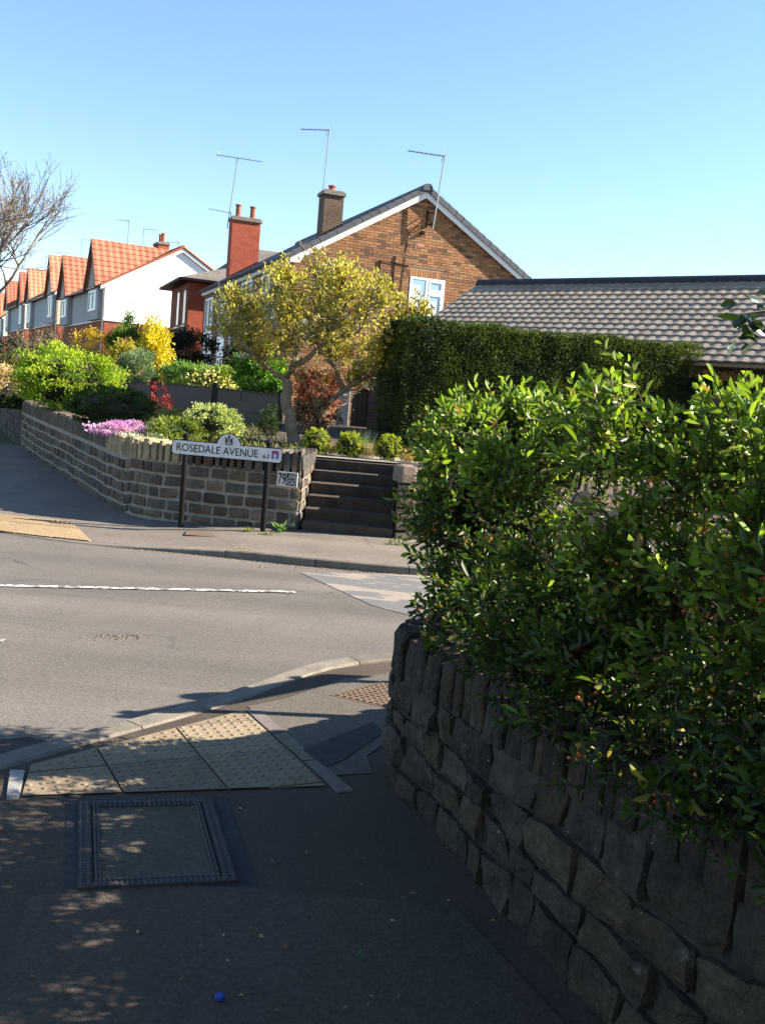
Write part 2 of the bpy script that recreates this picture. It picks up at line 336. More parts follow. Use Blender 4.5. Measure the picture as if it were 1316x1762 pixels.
sheet('sunlit_pavement',[(-.60,4.86),(-.16,4.02),(.05,4.1),(.02,4.3),(.1,4.48),(.35,4.62),(.62,4.86),(1.06,5.3),(1.52,5.76),(2.4,6.5),(2.3,6.78),(.95,6.12),(.2,5.76),(-.14,5.5),(-.42,5.05)],.0035,M('asphalt_sunlit',(.094,.080,.064),.92,nz=(2,.8,1.15),nz2=(60,.65,1.35),bump=(170,.006)))  # lighter tarmac sheet, its colour raised to carry the sunlight here
q = [G(520,1292),(G(640,1245)),G(660,1262),G(590,1310),G(560,1322)]
sheet('dark_patch',[(p.x,p.y) for p in q],.0075,m_pave3)
q = [(-1.62,3.95),(-1.42,3.84),(-1.2,4.16),(-1.5,4.25),(-1.9,4.0)]
sheet('road_patch',q,RZ+.004,m_pave3)
# ---- kerbs: one stone each
def kerb(name, f, L, s0, s1, zt, wd=.125, ln=.9, side=1):
    root = bpy.data.objects.new(name,None); COL.objects.link(root); root['kind'] = 'structure'
    s = s0; 
    while s < s1:
        e = min(s+ln*rng.uniform(.93,1.02),s1); mb = MB(); g = rng.uniform(.8,1.15); cc = (.155*g,.135*g,.108*g); jz = rng.uniform(-.004,.004)
        k = 4; rows = []
        for i in range(k+1):
            ss = lerp(s+.004,e-.004,i/k); p,nn = f(ss); z = zt(ss)+jz
            rows += [V3(p,-.15),V3(p,z-.012),V3(p-nn*.014*side,z),V3(p-nn*wd*side,z),V3(p-nn*wd*side,-.1)]
        mb.add(rows,[(i*5+j,(i+1)*5+j,(i+1)*5+j+1,i*5+j+1) for i in range(k) for j in range(4)]+[(0,1,2,3,4),tuple(k*5+j for j in (4,3,2,1,0))],cc)
        mb.build('kerb_stone',m_kerb,root); s = e
    return root
sA = fk.near(3.0,7.35); sB = fk.near(-2.3,2.4)
sT = fk.near(-.69,4.9)
kerb('near_kerb',fk,LK,sA,sB,lambda s: .006+.03*max(0,min(1,(sT-.5-s)/1.2)),side=-1)
FK = [(-9.5,19),(-7.4,15),(-5.7,11.9),(-4.6,10.3),(-3.8,9.72),(-2.8,9.45),(-2.0,9.42),(-1.35,9.36),(-.6,9.27),(.3,9.26),(1.3,9.5),(4,10.6),(14,14.4)]
ff,LF = path2(FK)
sD = ff.near(-2.7,9.44); sU = ff.near(-1.3,9.36)
zk = lambda s: lerp(-.012,.055,max(0,min(1,(s-sD)/(sU-sD))))
kerb('far_kerb',ff,LF,ff.near(-5.7,11.9),ff.near(4,10.6),zk,side=1)
FW_ = [(-46,106),(-20.5,50),(-10.9,27.6),(-7.34,19.98),(-4.49,14.38),(-3.45,12.35),(-3.1,11.72),(-2.8,11.35),(-2.29,11.13),(-1.37,10.96),(-.93,10.93)]
fg,LG = path2(FW_)
FW2 = [(.16,10.9),(1.2,11.2),(4.2,12.3),(14,16.2)]
fh,LH = path2(FW2)
base = lambda p: 0
mb = MB(); n = 80
for i in range(n+1):
    s = LF*i/n; a,na = ff(s); z = zk(s)
    t = i/n
    if a.x < -.93-.2: 
        b,nb = fg(fg.near(a.x*.93-.2 if a.x>-3.2 else a.x, a.y+1.6))
    else: b,nb = fh(fh.near(a.x,a.y+1.5)) if a.x>.16 else (Vector((a.x,10.88)),Vector((0,-1)))
    mb.v += [tuple(V3(a-na*.12,z-.002)),tuple(V3(b-nb*.06,z+.03))]; mb.c += [(1,1,1)]*2
mb.f += [(2*i,2*i+2,2*i+3,2*i+1) for i in range(n)]
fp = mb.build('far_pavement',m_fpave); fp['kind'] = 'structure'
ZF = .05     # far pavement level by the wall
# ---- far pavement surfacing bands
# ---- blister paving
m_tac = M('blister_paving',attr=True,rough=.85,nz=(14,.8,1.15),nz2=(150,.85,1.15),bump=(150,.002))
def blister(name_parent, org, ub, vb, poly, nu, nv, z, tl=.4, pitch=.05, cols=((.33,.26,.165),)):
    import bmesh
    org = Vector(org); ub = Vector(ub).normalized(); vb = Vector(vb).normalized()
    cen = sum((Vector(p) for p in poly),Vector((0,0)))/len(poly)
    def inside(p,mar):
        for a,b in zip(poly,poly[1:]+poly[:1]):
            a,b = Vector(a),Vector(b); d = (b-a).normalized(); nn = Vector((-d.y,d.x)); sg = 1 if (cen-a).dot(nn)>0 else -1
            if (p-a).dot(nn)*sg < mar: return False
        return True
    for i in range(nu):
        for j in range(nv):
            bm = bmesh.new(); g = .005; jz = rng.uniform(-.002,.002)
            cs = [org+ub*(i*tl+g)+vb*(j*tl+g),org+ub*((i+1)*tl-g)+vb*(j*tl+g),org+ub*((i+1)*tl-g)+vb*((j+1)*tl-g),org+ub*(i*tl+g)+vb*((j+1)*tl-g)]
            vv = [bm.verts.new(V3(p,z+jz)) for p in cs]; lo = [bm.verts.new(V3(p,z-.02)) for p in cs]
            bm.faces.new(vv); 
            for q in range(4): bm.faces.new((lo[q],lo[(q+1)%4],vv[(q+1)%4],vv[q]))
            for a,b in zip(poly,poly[1:]+poly[:1]):
                a,b = Vector(a),Vector(b); d = (b-a).normalized(); nn = Vector((-d.y,d.x)); sg = 1 if (cen-a).dot(nn)>0 else -1
                bmesh.ops.bisect_plane(bm,geom=bm.verts[:]+bm.edges[:]+bm.faces[:],plane_co=(a.x,a.y,0),plane_no=(-nn.x*sg,-nn.y*sg,0),clear_outer=True)
                ed = [e for e in bm.edges if e.is_boundary]
            if not bm.faces: bm.free(); continue
            bmesh.ops.recalc_face_normals(bm,faces=bm.faces[:])
            me = bpy.data.meshes.new('t'); bm.to_mesh(me); bm.free()
            mb = MB(); c = rng.choice(cols); gg = rng.uniform(.88,1.12); c = tuple(x*gg for x in c)
            mb.add([v.co for v in me.vertices],[tuple(p.vertices) for p in me.polygons],c)
            nb = int(round(tl/pitch))
            for a in range(nb):
                for b in range(nb):
                    p = org+ub*(i*tl+(a+.5)*pitch)+vb*(j*tl+(b+.5)*pitch)
                    if inside(p,.016):
                        mb.lathe(V3(p,z+jz-.001),[(.0125,0),(.0105,.0045),(.006,.006)],8,tuple(x*rng.uniform(.95,1.12) for x in c))
            bpy.data.meshes.remove(me)
            mb.build('paving_tile',m_tac,name_parent)
tp = thing('blister_paving',(-.75,4.1,0),'buff blister paving at the dropped kerb in front of the inspection cover','tactile paving','blister paving at the crossing'); 
U_ = Vector((.885,.465)); Vv = Vector((.47,-.88))
A_ = (-1.27,3.57); B_ = (-.13,3.915); C_ = (-.61,4.79); D_ = (-1.345,3.87)
cs = [(.188,.146,.094),(.17,.13,.084),(.20,.157,.102)]
blister(tp,Vector((-1.78,4.45)),U_,Vv,[A_,B_,C_,D_],4,4,.006,cols=cs)
# pale edging setts round it
mb = MB(); d1 = (Vector(B_)-Vector(C_)).normalized(); n1 = Vector((-d1.y,d1.x)); n1 = n1 if n1.x>0 else -n1
for q in range(3):
    mb = MB(); p = Vector(C_)+d1*(q*.36)+n1*.012; mb.box(V3(p,-.02),V3(d1*.35,0),V3(n1*.07,0),(0,0,.026),tuple(x*rng.uniform(.85,1.05) for x in (.15,.13,.105))); mb.build('edging_strip',m_kerb,tp)
mb = MB(); mb.prism([(-1.345,3.80,-.01),(-1.275,3.555,-.01),(-1.315,3.535,-.01),(-1.40,3.79,-.01)],(0,0,.022),(.24,.235,.22)); mb.build('edging_strip',m_kerb,tp)
ft = thing('blister_paving',(-3.5,10.2,0),'sunlit buff tactile paving on the far pavement beside the long stone wall','tactile paving','blister paving at the crossing')
fa = [G(-60,878,.02),G(120,893,.02),G(158,930,.0),G(70,921,.0),G(-60,905,.0)]
poly = [(p.x,p.y) for p in fa]
blister(ft,Vector((-5.3,9.3)),(.96,-.12),(.12,.96),poly,7,4,.004,cols=[(.27,.19,.105),(.25,.18,.10)])
ft.rotation_euler.x = .0135
# ---- inspection cover with asphalt tray
m_iron = M('cast_iron',(.026,.021,.017),.8,spec=.5,nz=(30,.6,1.3),bump=(90,.003))
m_tray = M('tray_infill',(.080,.067,.050),.92,nz=(4,.75,1.2),nz2=(70,.6,1.45),bump=(190,.006),speck=(90,.15,(.26,.25,.22)))
ic = thing('inspection_cover',(-.68,3.3,0),'recessed inspection cover with studded iron frame filled with tarmac in near pavement','manhole cover')
cu = Vector((.965,.262)); cv = Vector((.30,-.954)); co = Vector((-1.05,3.55)); CW,CL = .50,.66
def cpt(u,v,z): return V3(co+cu*u+cv*v,z)
def cbar(mb,u0,u1,v0,v1,z0,z1): mb.hexa([cpt(u0,v0,z0),cpt(u1,v0,z0),cpt(u1,v1,z0),cpt(u0,v1,z0)],[cpt(u0,v0,z1),cpt(u1,v0,z1),cpt(u1,v1,z1),cpt(u0,v1,z1)])
mb = MB()
for b in ((0,CW,0,.03),(0,CW,CL-.03,CL),(0,.045,.031,CL-.031),(CW-.045,CW,.031,CL-.031)): cbar(mb,*b,-.02,.012)
mb.build('frame',m_iron,ic)
mb = MB()
for b in ((.05,CW-.05,.034,.052),(.05,CW-.05,CL-.052,CL-.034),(.05,.075,.0525,CL-.0525),(CW-.075,CW-.05,.0525,CL-.0525)): cbar(mb,*b,-.02,.010)
mb.build('tray_rim',m_iron,ic)
mb = MB(); cbar(mb,.0755,CW-.0755,.0525,CL-.0525,-.02,.007); mb.build('infill',m_tray,ic)
mb = MB()
for u in (.01,.034,.057,.069,CW-.01,CW-.034,CW-.057,CW-.069):
    for k in range(int(CL/.018)): mb.lathe(cpt(u,.01+k*.018,.009),[(.0055,0),(.004,.006)],6)
for v in (.009,.022,.043,CL-.009,CL-.022,CL-.043):
    for k in range(int((CW-.1)/.018)): mb.lathe(cpt(.08+k*.018,v,.009),[(.0055,0),(.004,.006)],6)
mb.build('studs',M('worn_iron',(.07,.065,.06),.55,spec=.5,metal=.2),ic,kind='stuff')
mb = MB(); cbar(mb,-.05,CW+.06,-.03,0,.0,.003); cbar(mb,-.05,CW+.06,CL,CL+.05,0,.003); cbar(mb,-.04,0,0,CL,0,.003); cbar(mb,CW,CW+.06,0,CL,0,.003); mb.build('surround',m_pave3,ic)
# ---- small chequer cover by the corner
m_rust = M('rusty_cover',(.115,.08,.056),.8,nz=(12,.7,1.25),bump=(80,.004))
sc_ = thing('access_cover',(.05,5.3,0),'small rusty chequered access cover set in pavement beside the near stone wall','manhole cover')
o2 = Vector((-.2,5.16)); u2 = Vector((.62,.78)).normalized(); v2 = Vector((.78,-.35)).normalized()
mb = MB(); mb.box(V3(o2,-.02),V3(u2*.46,0),V3(v2*.46,0),(0,0,.026)); mb.build('plate',m_rust,sc_)
mb = MB()
for i in range(11):
    for j in range(11):
        p = o2+u2*(.02+i*.04)+v2*(.02+j*.04); mb.box(V3(p,.006),V3(u2*.026,0),V3(v2*.026,0),(0,0,.006))
mb.build('chequer',m_rust,sc_,kind='stuff')
# ---- far pavement cover
fc = [G(322,914,.04),G(400,917,.05),G(392,926,.045),G(318,921,.04)]
mb = MB(); mb.prism([(p.x,p.y,.02) for p in fc],(0,0,.028)); tag(mb.build('access_cover',m_rust),'flat rusty access cover in far pavement below the street sign','manhole cover')
# ---- road markings (worn)
def worn(name='worn_white_paint',cut=.51):
    m = M(name,(.62,.6,.56),.8,nz=(25,.8,1.1)); t = m.node_tree; N = t.nodes; L = t.links; p = N['Principled BSDF']; old = p.inputs['Base Color'].links[0].from_socket
    geo = N.new('ShaderNodeNewGeometry'); n = N.new('ShaderNodeTexNoise'); n.inputs['Scale'].default_value = 22; n.inputs['Detail'].default_value = 6; L.new(geo.outputs[0],n.inputs[0])
    r = N.new('ShaderNodeValToRGB'); r.color_ramp.elements[0].position = cut-.04; r.color_ramp.elements[1].position = cut+.04; L.new(n.outputs[0],r.inputs[0])
    mx = N.new('ShaderNodeMix'); mx.data_type = 'RGBA'; L.new(r.outputs[0],mx.inputs[0]); mx.inputs[6].default_value = (.135,.122,.108,1); L.new(old,mx.inputs[7]); L.new(mx.outputs[2],p.inputs['Base Color']); return m
mw = worn(); mw2 = worn('faint_white_paint',.6)
l0 = G(-200,1004,RZ); l1 = G(508,1020,RZ); dd = (l1-l0).normalized(); nn = Vector((-dd.y,dd.x,0))*.033
sheet('road_line',[tuple(l0-nn)[:2],tuple(l1-nn)[:2],tuple(l1+nn)[:2],tuple(l0+nn)[:2]],RZ+.008,mw)
for k in range(2):
    a = G(-150-k*300,1102,RZ); b = G(9-k*300,1103,RZ); nn = Vector((0,1,0))*.035
    sheet('road_line',[tuple(a-nn)[:2],tuple(b-nn)[:2],tuple(b+nn)[:2],tuple(a+nn)[:2]],RZ+.008,mw)
# shallow pothole: broken crumbs of surfacing
mb = MB()
for k in range(70):
    p = G(rng.gauss(205,24),rng.gauss(1096,3.2),RZ); r = rng.uniform(.003,.012)
    mb.lathe(p,[(r,0),(r*.8,r*.5),(r*.2,r*.7)],5,(1,1,1))
o = mb.build('road_grit',M('loose_grit',(.10,.085,.065),.95)); o['kind'] = 'stuff'
# ---- raised garden ground behind the walls
GZ = .82
mb = MB(); ring = [fg(fg.near(x,y)) for x,y in ((-.93,10.86),(-1.37,11.0),(-2.29,11.13),(-2.8,11.35),(-3.1,11.72),(-3.45,12.35),(-4.49,14.38),(-7.34,19.98),(-10.9,27.6))]
L1 = [tuple(p-nn*.2) for p,nn in ring]
poly = [(-.95,12.5),(-1.05,11.1)]+L1[1:]+[(-46,106),(40,140),(40,26),(14,16.6),(4.2,12.6),(1.2,11.5),(.3,11.2),(.22,12.5)]
zz = lambda p: GZ+max(0,p[1]-26)*.012
sheet('garden_ground',poly,zz,m_soil)
mb = MB(); mb.prism([(-1.0,11.0,0),(-1.6,11.3,0),(-1.6,12.4,0),(-.93,12.4,0)],(0,0,.815)); 
gp = [(-2.1,12.35),(.2,12.42),(1.5,13.2),(1.2,14.3),(-1.2,14.6)]
sheet('gravel_bed',gp,GZ+.02,m_gravel)
poly = [(x,y) for x,y in ((2.4,5.4),(1.7,4.9),(1.1,4.45),(.65,4.12),(.42,4.0),(.62,3.5),(.82,2.95),(1.02,2.45),(1.3,1.8),(1.65,.9),(2.1,-.3),(2.9,-2.2),(9,-2.2),(9,8.5))]
sheet('near_garden_ground',poly,.5,m_soil)
# ================================================================== WALLS
m_stone = M('gritstone_coursed',attr=True,rough=.9,nz=(7,.6,1.25),nz2=(60,.75,1.25),bump=(45,.012),bump2=(160,.004))
m_mortar = M('lime_mortar',(.26,.228,.185),.95,nz=(6,.75,1.15),bump=(60,.008))
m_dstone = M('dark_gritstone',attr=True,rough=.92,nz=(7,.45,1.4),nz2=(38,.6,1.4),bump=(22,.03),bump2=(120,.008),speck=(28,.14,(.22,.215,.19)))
def lichen(m, sc=5.5, c1=(.13,.13,.115), c2=(.035,.045,.016)):
    t = m.node_tree; N = t.nodes; L = t.links; p = N['Principled BSDF']; c = p.inputs['Base Color'].links[0].from_socket; geo = N.new('ShaderNodeNewGeometry')
    for k,(s_,lo,hi,cc) in enumerate(((sc*2.2,.60,.70,c1),(sc*.5,.56,.72,c2))):
        n = N.new('ShaderNodeTexNoise'); n.inputs['Scale'].default_value = s_; n.inputs['Detail'].default_value = 8; n.inputs['Roughness'].default_value = .72; mp = N.new('ShaderNodeMapping'); mp.inputs['Location'].default_value = (k*7.3,3*k,k); L.new(geo.outputs[0],mp.inputs[0]); L.new(mp.outputs[0],n.inputs[0])
        r = N.new('ShaderNodeMapRange'); r.inputs[1].default_value = lo; r.inputs[2].default_value = hi; r.inputs[4].default_value = .65; L.new(n.outputs[0],r.inputs[0])
        mx = N.new('ShaderNodeMix'); mx.data_type = 'RGBA'; L.new(r.outputs[0],mx.inputs[0]); L.new(c,mx.inputs[6]); mx.inputs[7].default_value = (*cc,1); c = mx.outputs[2]
    L.new(c,p.inputs['Base Color'])
lichen(m_dstone); lichen(m_stone,4,(.2,.19,.16),(.05,.055,.025))
m_dmortar = M('dark_joint',(.03,.026,.022),.95,nz=(12,.6,1.3),bump=(40,.01))
def strip(f,s0,s1,o0,o1,z0,z1,step=.15):
    """closed wall core between offsets o0 (face) and o1 (back)"""
    mb = MB(); n = max(2,int((s1-s0)/step)); vs = []
    for i in range(n+1):
        s = lerp(s0,s1,i/n); p,nn = f(s); a = z0(s) if callable(z0) else z0; b = z1(s) if callable(z1) else z1
        vs += [V3(p+nn*o0,a),V3(p+nn*o0,b),V3(p+nn*o1,b),V3(p+nn*o1,a)]
    fs = [(i*4+j,(i+1)*4+j,(i+1)*4+(j+1)%4,i*4+(j+1)%4) for i in range(n) for j in range(4)]+[(3,2,1,0),tuple(n*4+j for j in range(4))]
    return mb.add(vs,fs)
def courses(f, root, s0, s1, zb, hs, wr, rg, pal, mat, joint, nx=3, nz=3, wob=.01, grow=None, **kw):
    """coursed rubble: hs = course heights (list), wr = stone width range"""
    ph = rg.uniform(0,50); zs = [0]
    for h in hs: zs.append(zs[-1]+h)
    H = lambda k,s: zb(s)+(zs[k]*(grow(s) if grow else 1))+(noise.noise((s*1.7,k*3.1,ph))*wob if 0<k<len(hs) else 0)
    for k in range(len(hs)):
        s = s0+rg.uniform(-.12,0)*0
        while s < s1-.02:
            e = s+rg.uniform(*wr); 
            if e > s1-.06: e = s1
            c = rg.choice(pal); g = rg.uniform(.75,1.25); c = tuple(x*g for x in c); j = joint/2
            wid = e-s
            n_x = max(2,min(nx+2,int(round(wid/.06)))) if nx>3 else nx
            mb = stone_block(f,s+j,e-j,H(k,s)+j+rg.uniform(0,.006),H(k,e)+j+rg.uniform(0,.006),H(k+1,s)-j-rg.uniform(0,.006),H(k+1,e)-j-rg.uniform(0,.006),rg,n_x,nz,col=c,**kw)
            mb.build('stone',mat,root,smooth=False); s = e
PALF = [(.105,.08,.055),(.088,.068,.05),(.12,.094,.064),(.07,.056,.045),(.10,.084,.066),(.13,.097,.062),(.092,.086,.07)]
rg = random.Random(3)
gw = thing('garden_wall',(-1.9,11.1,0),'coursed stone garden wall with pale mortar behind the street sign, turning up the road','wall')
s_end = LG; s_c = fg.near(-3.1,11.72); s_far = fg.near(-7.34,19.98)
top = lambda s: .86+max(0,(s_c-s))*.005
zb = lambda s: .0+ (.04 if s>s_c else .0)
strip(fg,s_far-1.2,s_end-.03,-.014,-.30,-.05,lambda s: top(s)-.14).build('mortar',m_mortar,gw)
# front part
hs = [.09,.125,.12,.125,.125]; hs = [h*(.70-.04)/sum(hs) for h in hs]
courses(fg,gw,s_c-.25,s_end,zb,hs,(.13,.30),rg,PALF,m_stone,.026,nx=3,nz=3)
courses(fg,gw,s_far-1.2,s_c-.25,lambda s:-.02,[h*1.02 for h in hs],(.2,.45),rg,[tuple(x*.9 for x in c) for c in PALF],m_stone,.03,nx=3,nz=2,wob=.03,grow=lambda s:1+max(0,(s_c-s))*.006)
s = s_far-1.2
while s < s_end-.02:        # upright stones and the coping on top
    wd = rg.uniform(.075,.14) if s>s_c-.3 else rg.uniform(.1,.2); e = min(s+wd,s_end); c = rg.choice(PALF); g = rg.uniform(.8,1.2)
    if s > s_c-1.2 and s < fg.near(-2.3,11.13): c = (.30,.235,.14)
    h = rg.uniform(.20,.25)+(.0 if s<fg.near(-1.6,11) else .03)
    cope_block(fg,s+.012,e-.012,top(s)-.16,top(s)-.16+h,.33,rg,over=.008,col=tuple(x*g for x in c)).build('coping_stone',m_stone,gw); s = e
# end pier face at the steps
fe,LE = path2([(-.93,10.86),(-.93,12.6)][::-1]); fe2,_ = path2([(-.925,10.93),(-.905,11.6),(-.9,12.6)])
def flipf(f): 
    def g(s): p,n = f(s); return p,-n
    return g
fs_ = fe2
strip(fs_,.16,1.7,-.014,-.25,0,.74).build('mortar',m_mortar,gw)
courses(fs_,gw,.03,1.7,lambda s:.03,[.12,.13,.12,.13,.12,.12],(.16,.32),rg,PALF,m_stone,.02,nx=3,nz=2)
s = .0
while s < 1.6:
    e = s+rg.uniform(.1,.18); cope_block(fs_,s,e-.008,.765,.765+rg.uniform(.12,.17),.26,rg,col=(.06,.052,.045)).build('coping_stone',m_stone,gw); s = e
# neighbour's wall further up the road
nw = thing('neighbour_wall',(-8.6,22.6,0),'dark mossy stone wall at the left edge, up the road beyond the corner garden','wall')
s1 = s_far-1.25; s0 = s1-7
strip(fg,s0,s1,-.014,-.3,-.05,1.05).build('mortar',m_dmortar,nw)
courses(fg,nw,s0,s1,lambda s:-.02,[.2,.2,.2,.2,.2],(.3,.55),rg,[(.07,.06,.05),(.09,.075,.06)],m_stone,.03,nx=2,nz=2,wob=.03)
# wall to the right of the steps
PALR = [(.16,.105,.068),(.14,.096,.068),(.18,.12,.078),(.13,.10,.075)]
rw = thing('side_wall',(1.2,11.2,0),'reddish sandstone garden wall right of the stone steps, behind the big bush','wall')
strip(fh,.14,9,-.014,-.3,-.05,.80).build('mortar',m_mortar,rw)
courses(fh,rw,.0,9,lambda s:.02,[.14,.13,.14,.13,.14],(.2,.42),rg,PALR,m_stone,.02,nx=3,nz=2)
s = 0
while s < 9:
    e = s+rg.uniform(.12,.22); g = rg.uniform(.7,1.1); cope_block(fh,s,e-.008,.72,.72+rg.uniform(.16,.2),.32,rg,col=(.2*g,.15*g,.11*g)).build('coping_stone',m_stone,rw); s = e
fe3,_ = path2([(.16,12.6),(.15,11.6),(.16,10.9)]); fs3 = fe3
strip(fs3,0,1.52,-.014,-.3,0,.85).build('mortar',m_dmortar,rw)
courses(fs3,rw,0,1.64,lambda s:.03,[.14,.14,.13,.14,.13,.13],(.2,.4),rg,[(.09,.075,.06)],m_stone,.018,nx=2,nz=2)
# steps
m_step = M('worn_stone_step',(.058,.045,.034),.92,nz=(6,.6,1.25),nz2=(60,.7,1.3),bump=(50,.008))
st = thing('stone_steps',(-.4,11,0),'flight of dark stone steps rising from the far pavement to the garden','steps')
for k in range(6):
    y = 10.96+k*.27; z = .05+.128*k
    mb = MB(); jj = [rg.uniform(-.012,.012) for _ in range(8)]
    x0,x1 = -.885,.135; b = [(x0,y+jj[0],z-.02),(x1,y+jj[1],z-.02),(x1,y+.36,z-.02),(x0,y+.36,z-.02)]; t = [(x0,y-.02+jj[2],z+.128+jj[4]*.5),(x1,y-.02+jj[3],z+.128+jj[5]*.5),(x1,y+.36,z+.126),(x0,y+.36,z+.126)]
    mb.hexa(b,t); mb.build('step',m_step,st)
mb = MB(); mb.box((-.885,10.98,-.05),(1.02,0,0),(0,1.9,0),(0,0,.08)); mb.build('footing',m_step,st)
mb = MB(); mb.box((-.92,12.56,.5),(1.09,0,0),(0,.3,0),(0,0,.345)); mb.build('landing_slab',M('pale_slab',(.36,.32,.27),.9,nz=(9,.8,1.1),bump=(60,.005)),st)
# ---- near retaining wall
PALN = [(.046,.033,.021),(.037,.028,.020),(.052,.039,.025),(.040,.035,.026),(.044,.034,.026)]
rg = random.Random(11)
dw = thing('retaining_wall',(.5,3.2,0),'dark weathered rubble retaining wall with upright coping stones beneath the berry hedge','wall')
sN0 = fw.near(3.4,6.9); sN1 = fw.near(1.35,.9); sC = fw.near(.11,4.22)
gro = lambda s: 1+max(0,min(1,(s-sC)/2.6))*.30
ztop = lambda s: .455*gro(s)
strip(fw,sN0,sN1,-.022,-.32,-.05,lambda s: ztop(s)+.05,step=.06).build('joint_fill',m_dmortar,dw)
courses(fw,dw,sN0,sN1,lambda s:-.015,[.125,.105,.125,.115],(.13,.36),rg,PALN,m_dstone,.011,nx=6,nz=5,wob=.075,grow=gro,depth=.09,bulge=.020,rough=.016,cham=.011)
s = sN0
while s < sN1-.02:
    e = min(s+rg.uniform(.055,.12),sN1); c = rg.choice(PALN); g = rg.uniform(.55,.95)
    h = rg.uniform(.155,.205)*gro(s)
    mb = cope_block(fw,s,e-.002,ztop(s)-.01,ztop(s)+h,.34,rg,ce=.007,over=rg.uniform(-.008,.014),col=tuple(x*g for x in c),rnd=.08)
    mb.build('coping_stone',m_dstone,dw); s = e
# ================================================================== STREET SIGNS
m_black = M('black_paint',(.005,.005,.0055),.6,spec=.12,nz=(20,.7,1.4))
m_plate = M('enamel_white',(.60,.59,.57),.5,spec=.35,nz=(7,.74,1.08),nz2=(50,.88,1.06))
m_red = M('sign_red',(.30,.03,.04),.5); m_blue = M('sign_blue',(.06,.11,.28),.5)
def street_sign(org, ex, h0, PL, label, post_base, lower_ok=True, group=None):
    """org: ground point under the left end; ex: direction of the plate (reading direction)"""
    ex = Vector(ex).normalized(); ez = Vector((0,0,1)); ny = ex.cross(ez)   # ny faces the reader
    t = thing('street_sign',(org[0],org[1],post_base),label,'street sign',group)
    o = Vector((org[0],org[1],0)); PH = .165
    def pt(x,z,d=0): return o+ex*x+ez*z+ny*d
    def outline(i):   # plate outline with clipped corners and the crest hump, inset i
        a = .03; r = .135-i; cx = PL*.515
        pts = [(i,h0+a),(i+a*.6,h0+i),(PL-i-a*.6,h0+i),(PL-i,h0+a),(PL-i,h0+PH-a),(PL-i-a*.6,h0+PH-i)]
        zc = h0+PH-.02; a0 = math.asin(min(1,(PH-i-(PH-.02))/r))
        for k in range(15): an = lerp(a0,math.pi-a0,k/14); pts.append((cx+r*math.cos(an),zc+r*math.sin(an)))
        return pts+[(i+a*.6,h0+PH-i),(i,h0+PH-a)]
    mb = MB(); mb.prism([pt(x,z,-.012) for x,z in outline(0)],ny*.012); mb.build('backing',m_black,t)
    mb = MB(); mb.prism([pt(x,z,.0005) for x,z in outline(.009)],ny*.002); pl = mb.build('plate',m_plate,t)
    place_text('ROSEDALE AVENUE',.115,pt(.05,h0+.045,.0035),ex,ez,m_black,pl,width=PL*.735)
    place_text('62',.062,pt(PL*.825,h0+.045,.0035),ex,ez,m_black,pl,width=.072)
    x0 = PL*.905; z0 = h0+.045
    def rect(a,b,c,d,dd,m,nm): mb = MB(); mb.box(pt(a,c,.0027),ex*(b-a),ez*(d-c),ny*dd,(1,1,1)); mb.build(nm,m,pl)
    rect(x0,x0+.075,z0,z0+.088,.002,m_blue,'no_through_road_symbol'); rect(x0+.005,x0+.070,z0+.058,z0+.083,.0035,m_red,'red_bar'); rect(x0+.026,x0+.049,z0+.006,z0+.057,.0035,m_plate,'white_stem')
    # crest: shield, two supporters, helm with plume, scroll
    cx = PL*.515; zc = h0+PH+.028; mb = MB(); D = lambda pts,w_: mb.tube([pt(cx+x*.85,zc+z*.72,.004) for x,z in pts],[q_*.8 for q_ in (w_ if hasattr(w_,'__len__') else [w_]*len(pts))],5)
    D([(-.022,.03),(-.022,.0),(-.012,-.018),(0,-.025),(.012,-.018),(.022,0),(.022,.03),(-.022,.03)],.003); D([(-.02,.008),(.02,.008)],.003); D([(0,.03),(0,-.02)],.002)
    for sg in (-1,1):
        D([(sg*.052,.06),(sg*.045,.045),(sg*.036,.03),(sg*.034,.005),(sg*.046,-.015),(sg*.036,-.035)],[.003,.007,.008,.009,.007,.004]); D([(sg*.036,.03),(sg*.022,.036)],.004)
        D([(sg*.034,.002),(sg*.026,-.022),(sg*.03,-.036)],.004)
    D([(0,.035),(.0,.06)],[.012,.009]); D([(0,.06),(-.012,.085),(.004,.095)],[.008,.009,.003]); D([(.002,.06),(.022,.075)],[.006,.004])
    D([(-.045,-.042),(-.02,-.05),(.02,-.05),(.045,-.042)],.005)
    mb.build('crest',m_black,pl)
    for x in (PL*.115,PL*.865):
        mb = MB(); mb.tube([pt(x,post_base-.1,-.045),pt(x,h0+PH*.9+.06,-.045)],.030,10); po = mb.build('post',m_black,t)
        mb = MB(); mb.lathe(pt(x,h0+PH*.9+.06,-.045),[(.034,0),(.034,.01),(.02,.028),(.006,.034)],10); mb.build('cap',m_black,po)
        for zz in (h0+.04,h0+PH-.05):
            mb = MB(); mb.box(pt(x-.035,zz,-.08),ex*.07,ny*.068,ez*.018); mb.build('clip',m_black,po)
    return t
c0 = P(297,745,10.72); c1 = P(487,770,10.62)
s_dir = Vector((c1.x-c0.x,c1.y-c0.y,0)); b0 = P(297,778,10.72)
street_sign((c0.x,c0.y),s_dir,b0.z-.02,s_dir.length,'white cast street name plate on two black posts in front of the stone wall',.03)
street_sign((1.56,5.80),(-.70,-.715,0),.93,1.36,'street sign round the near corner, known by its shadow across the kerb',0)
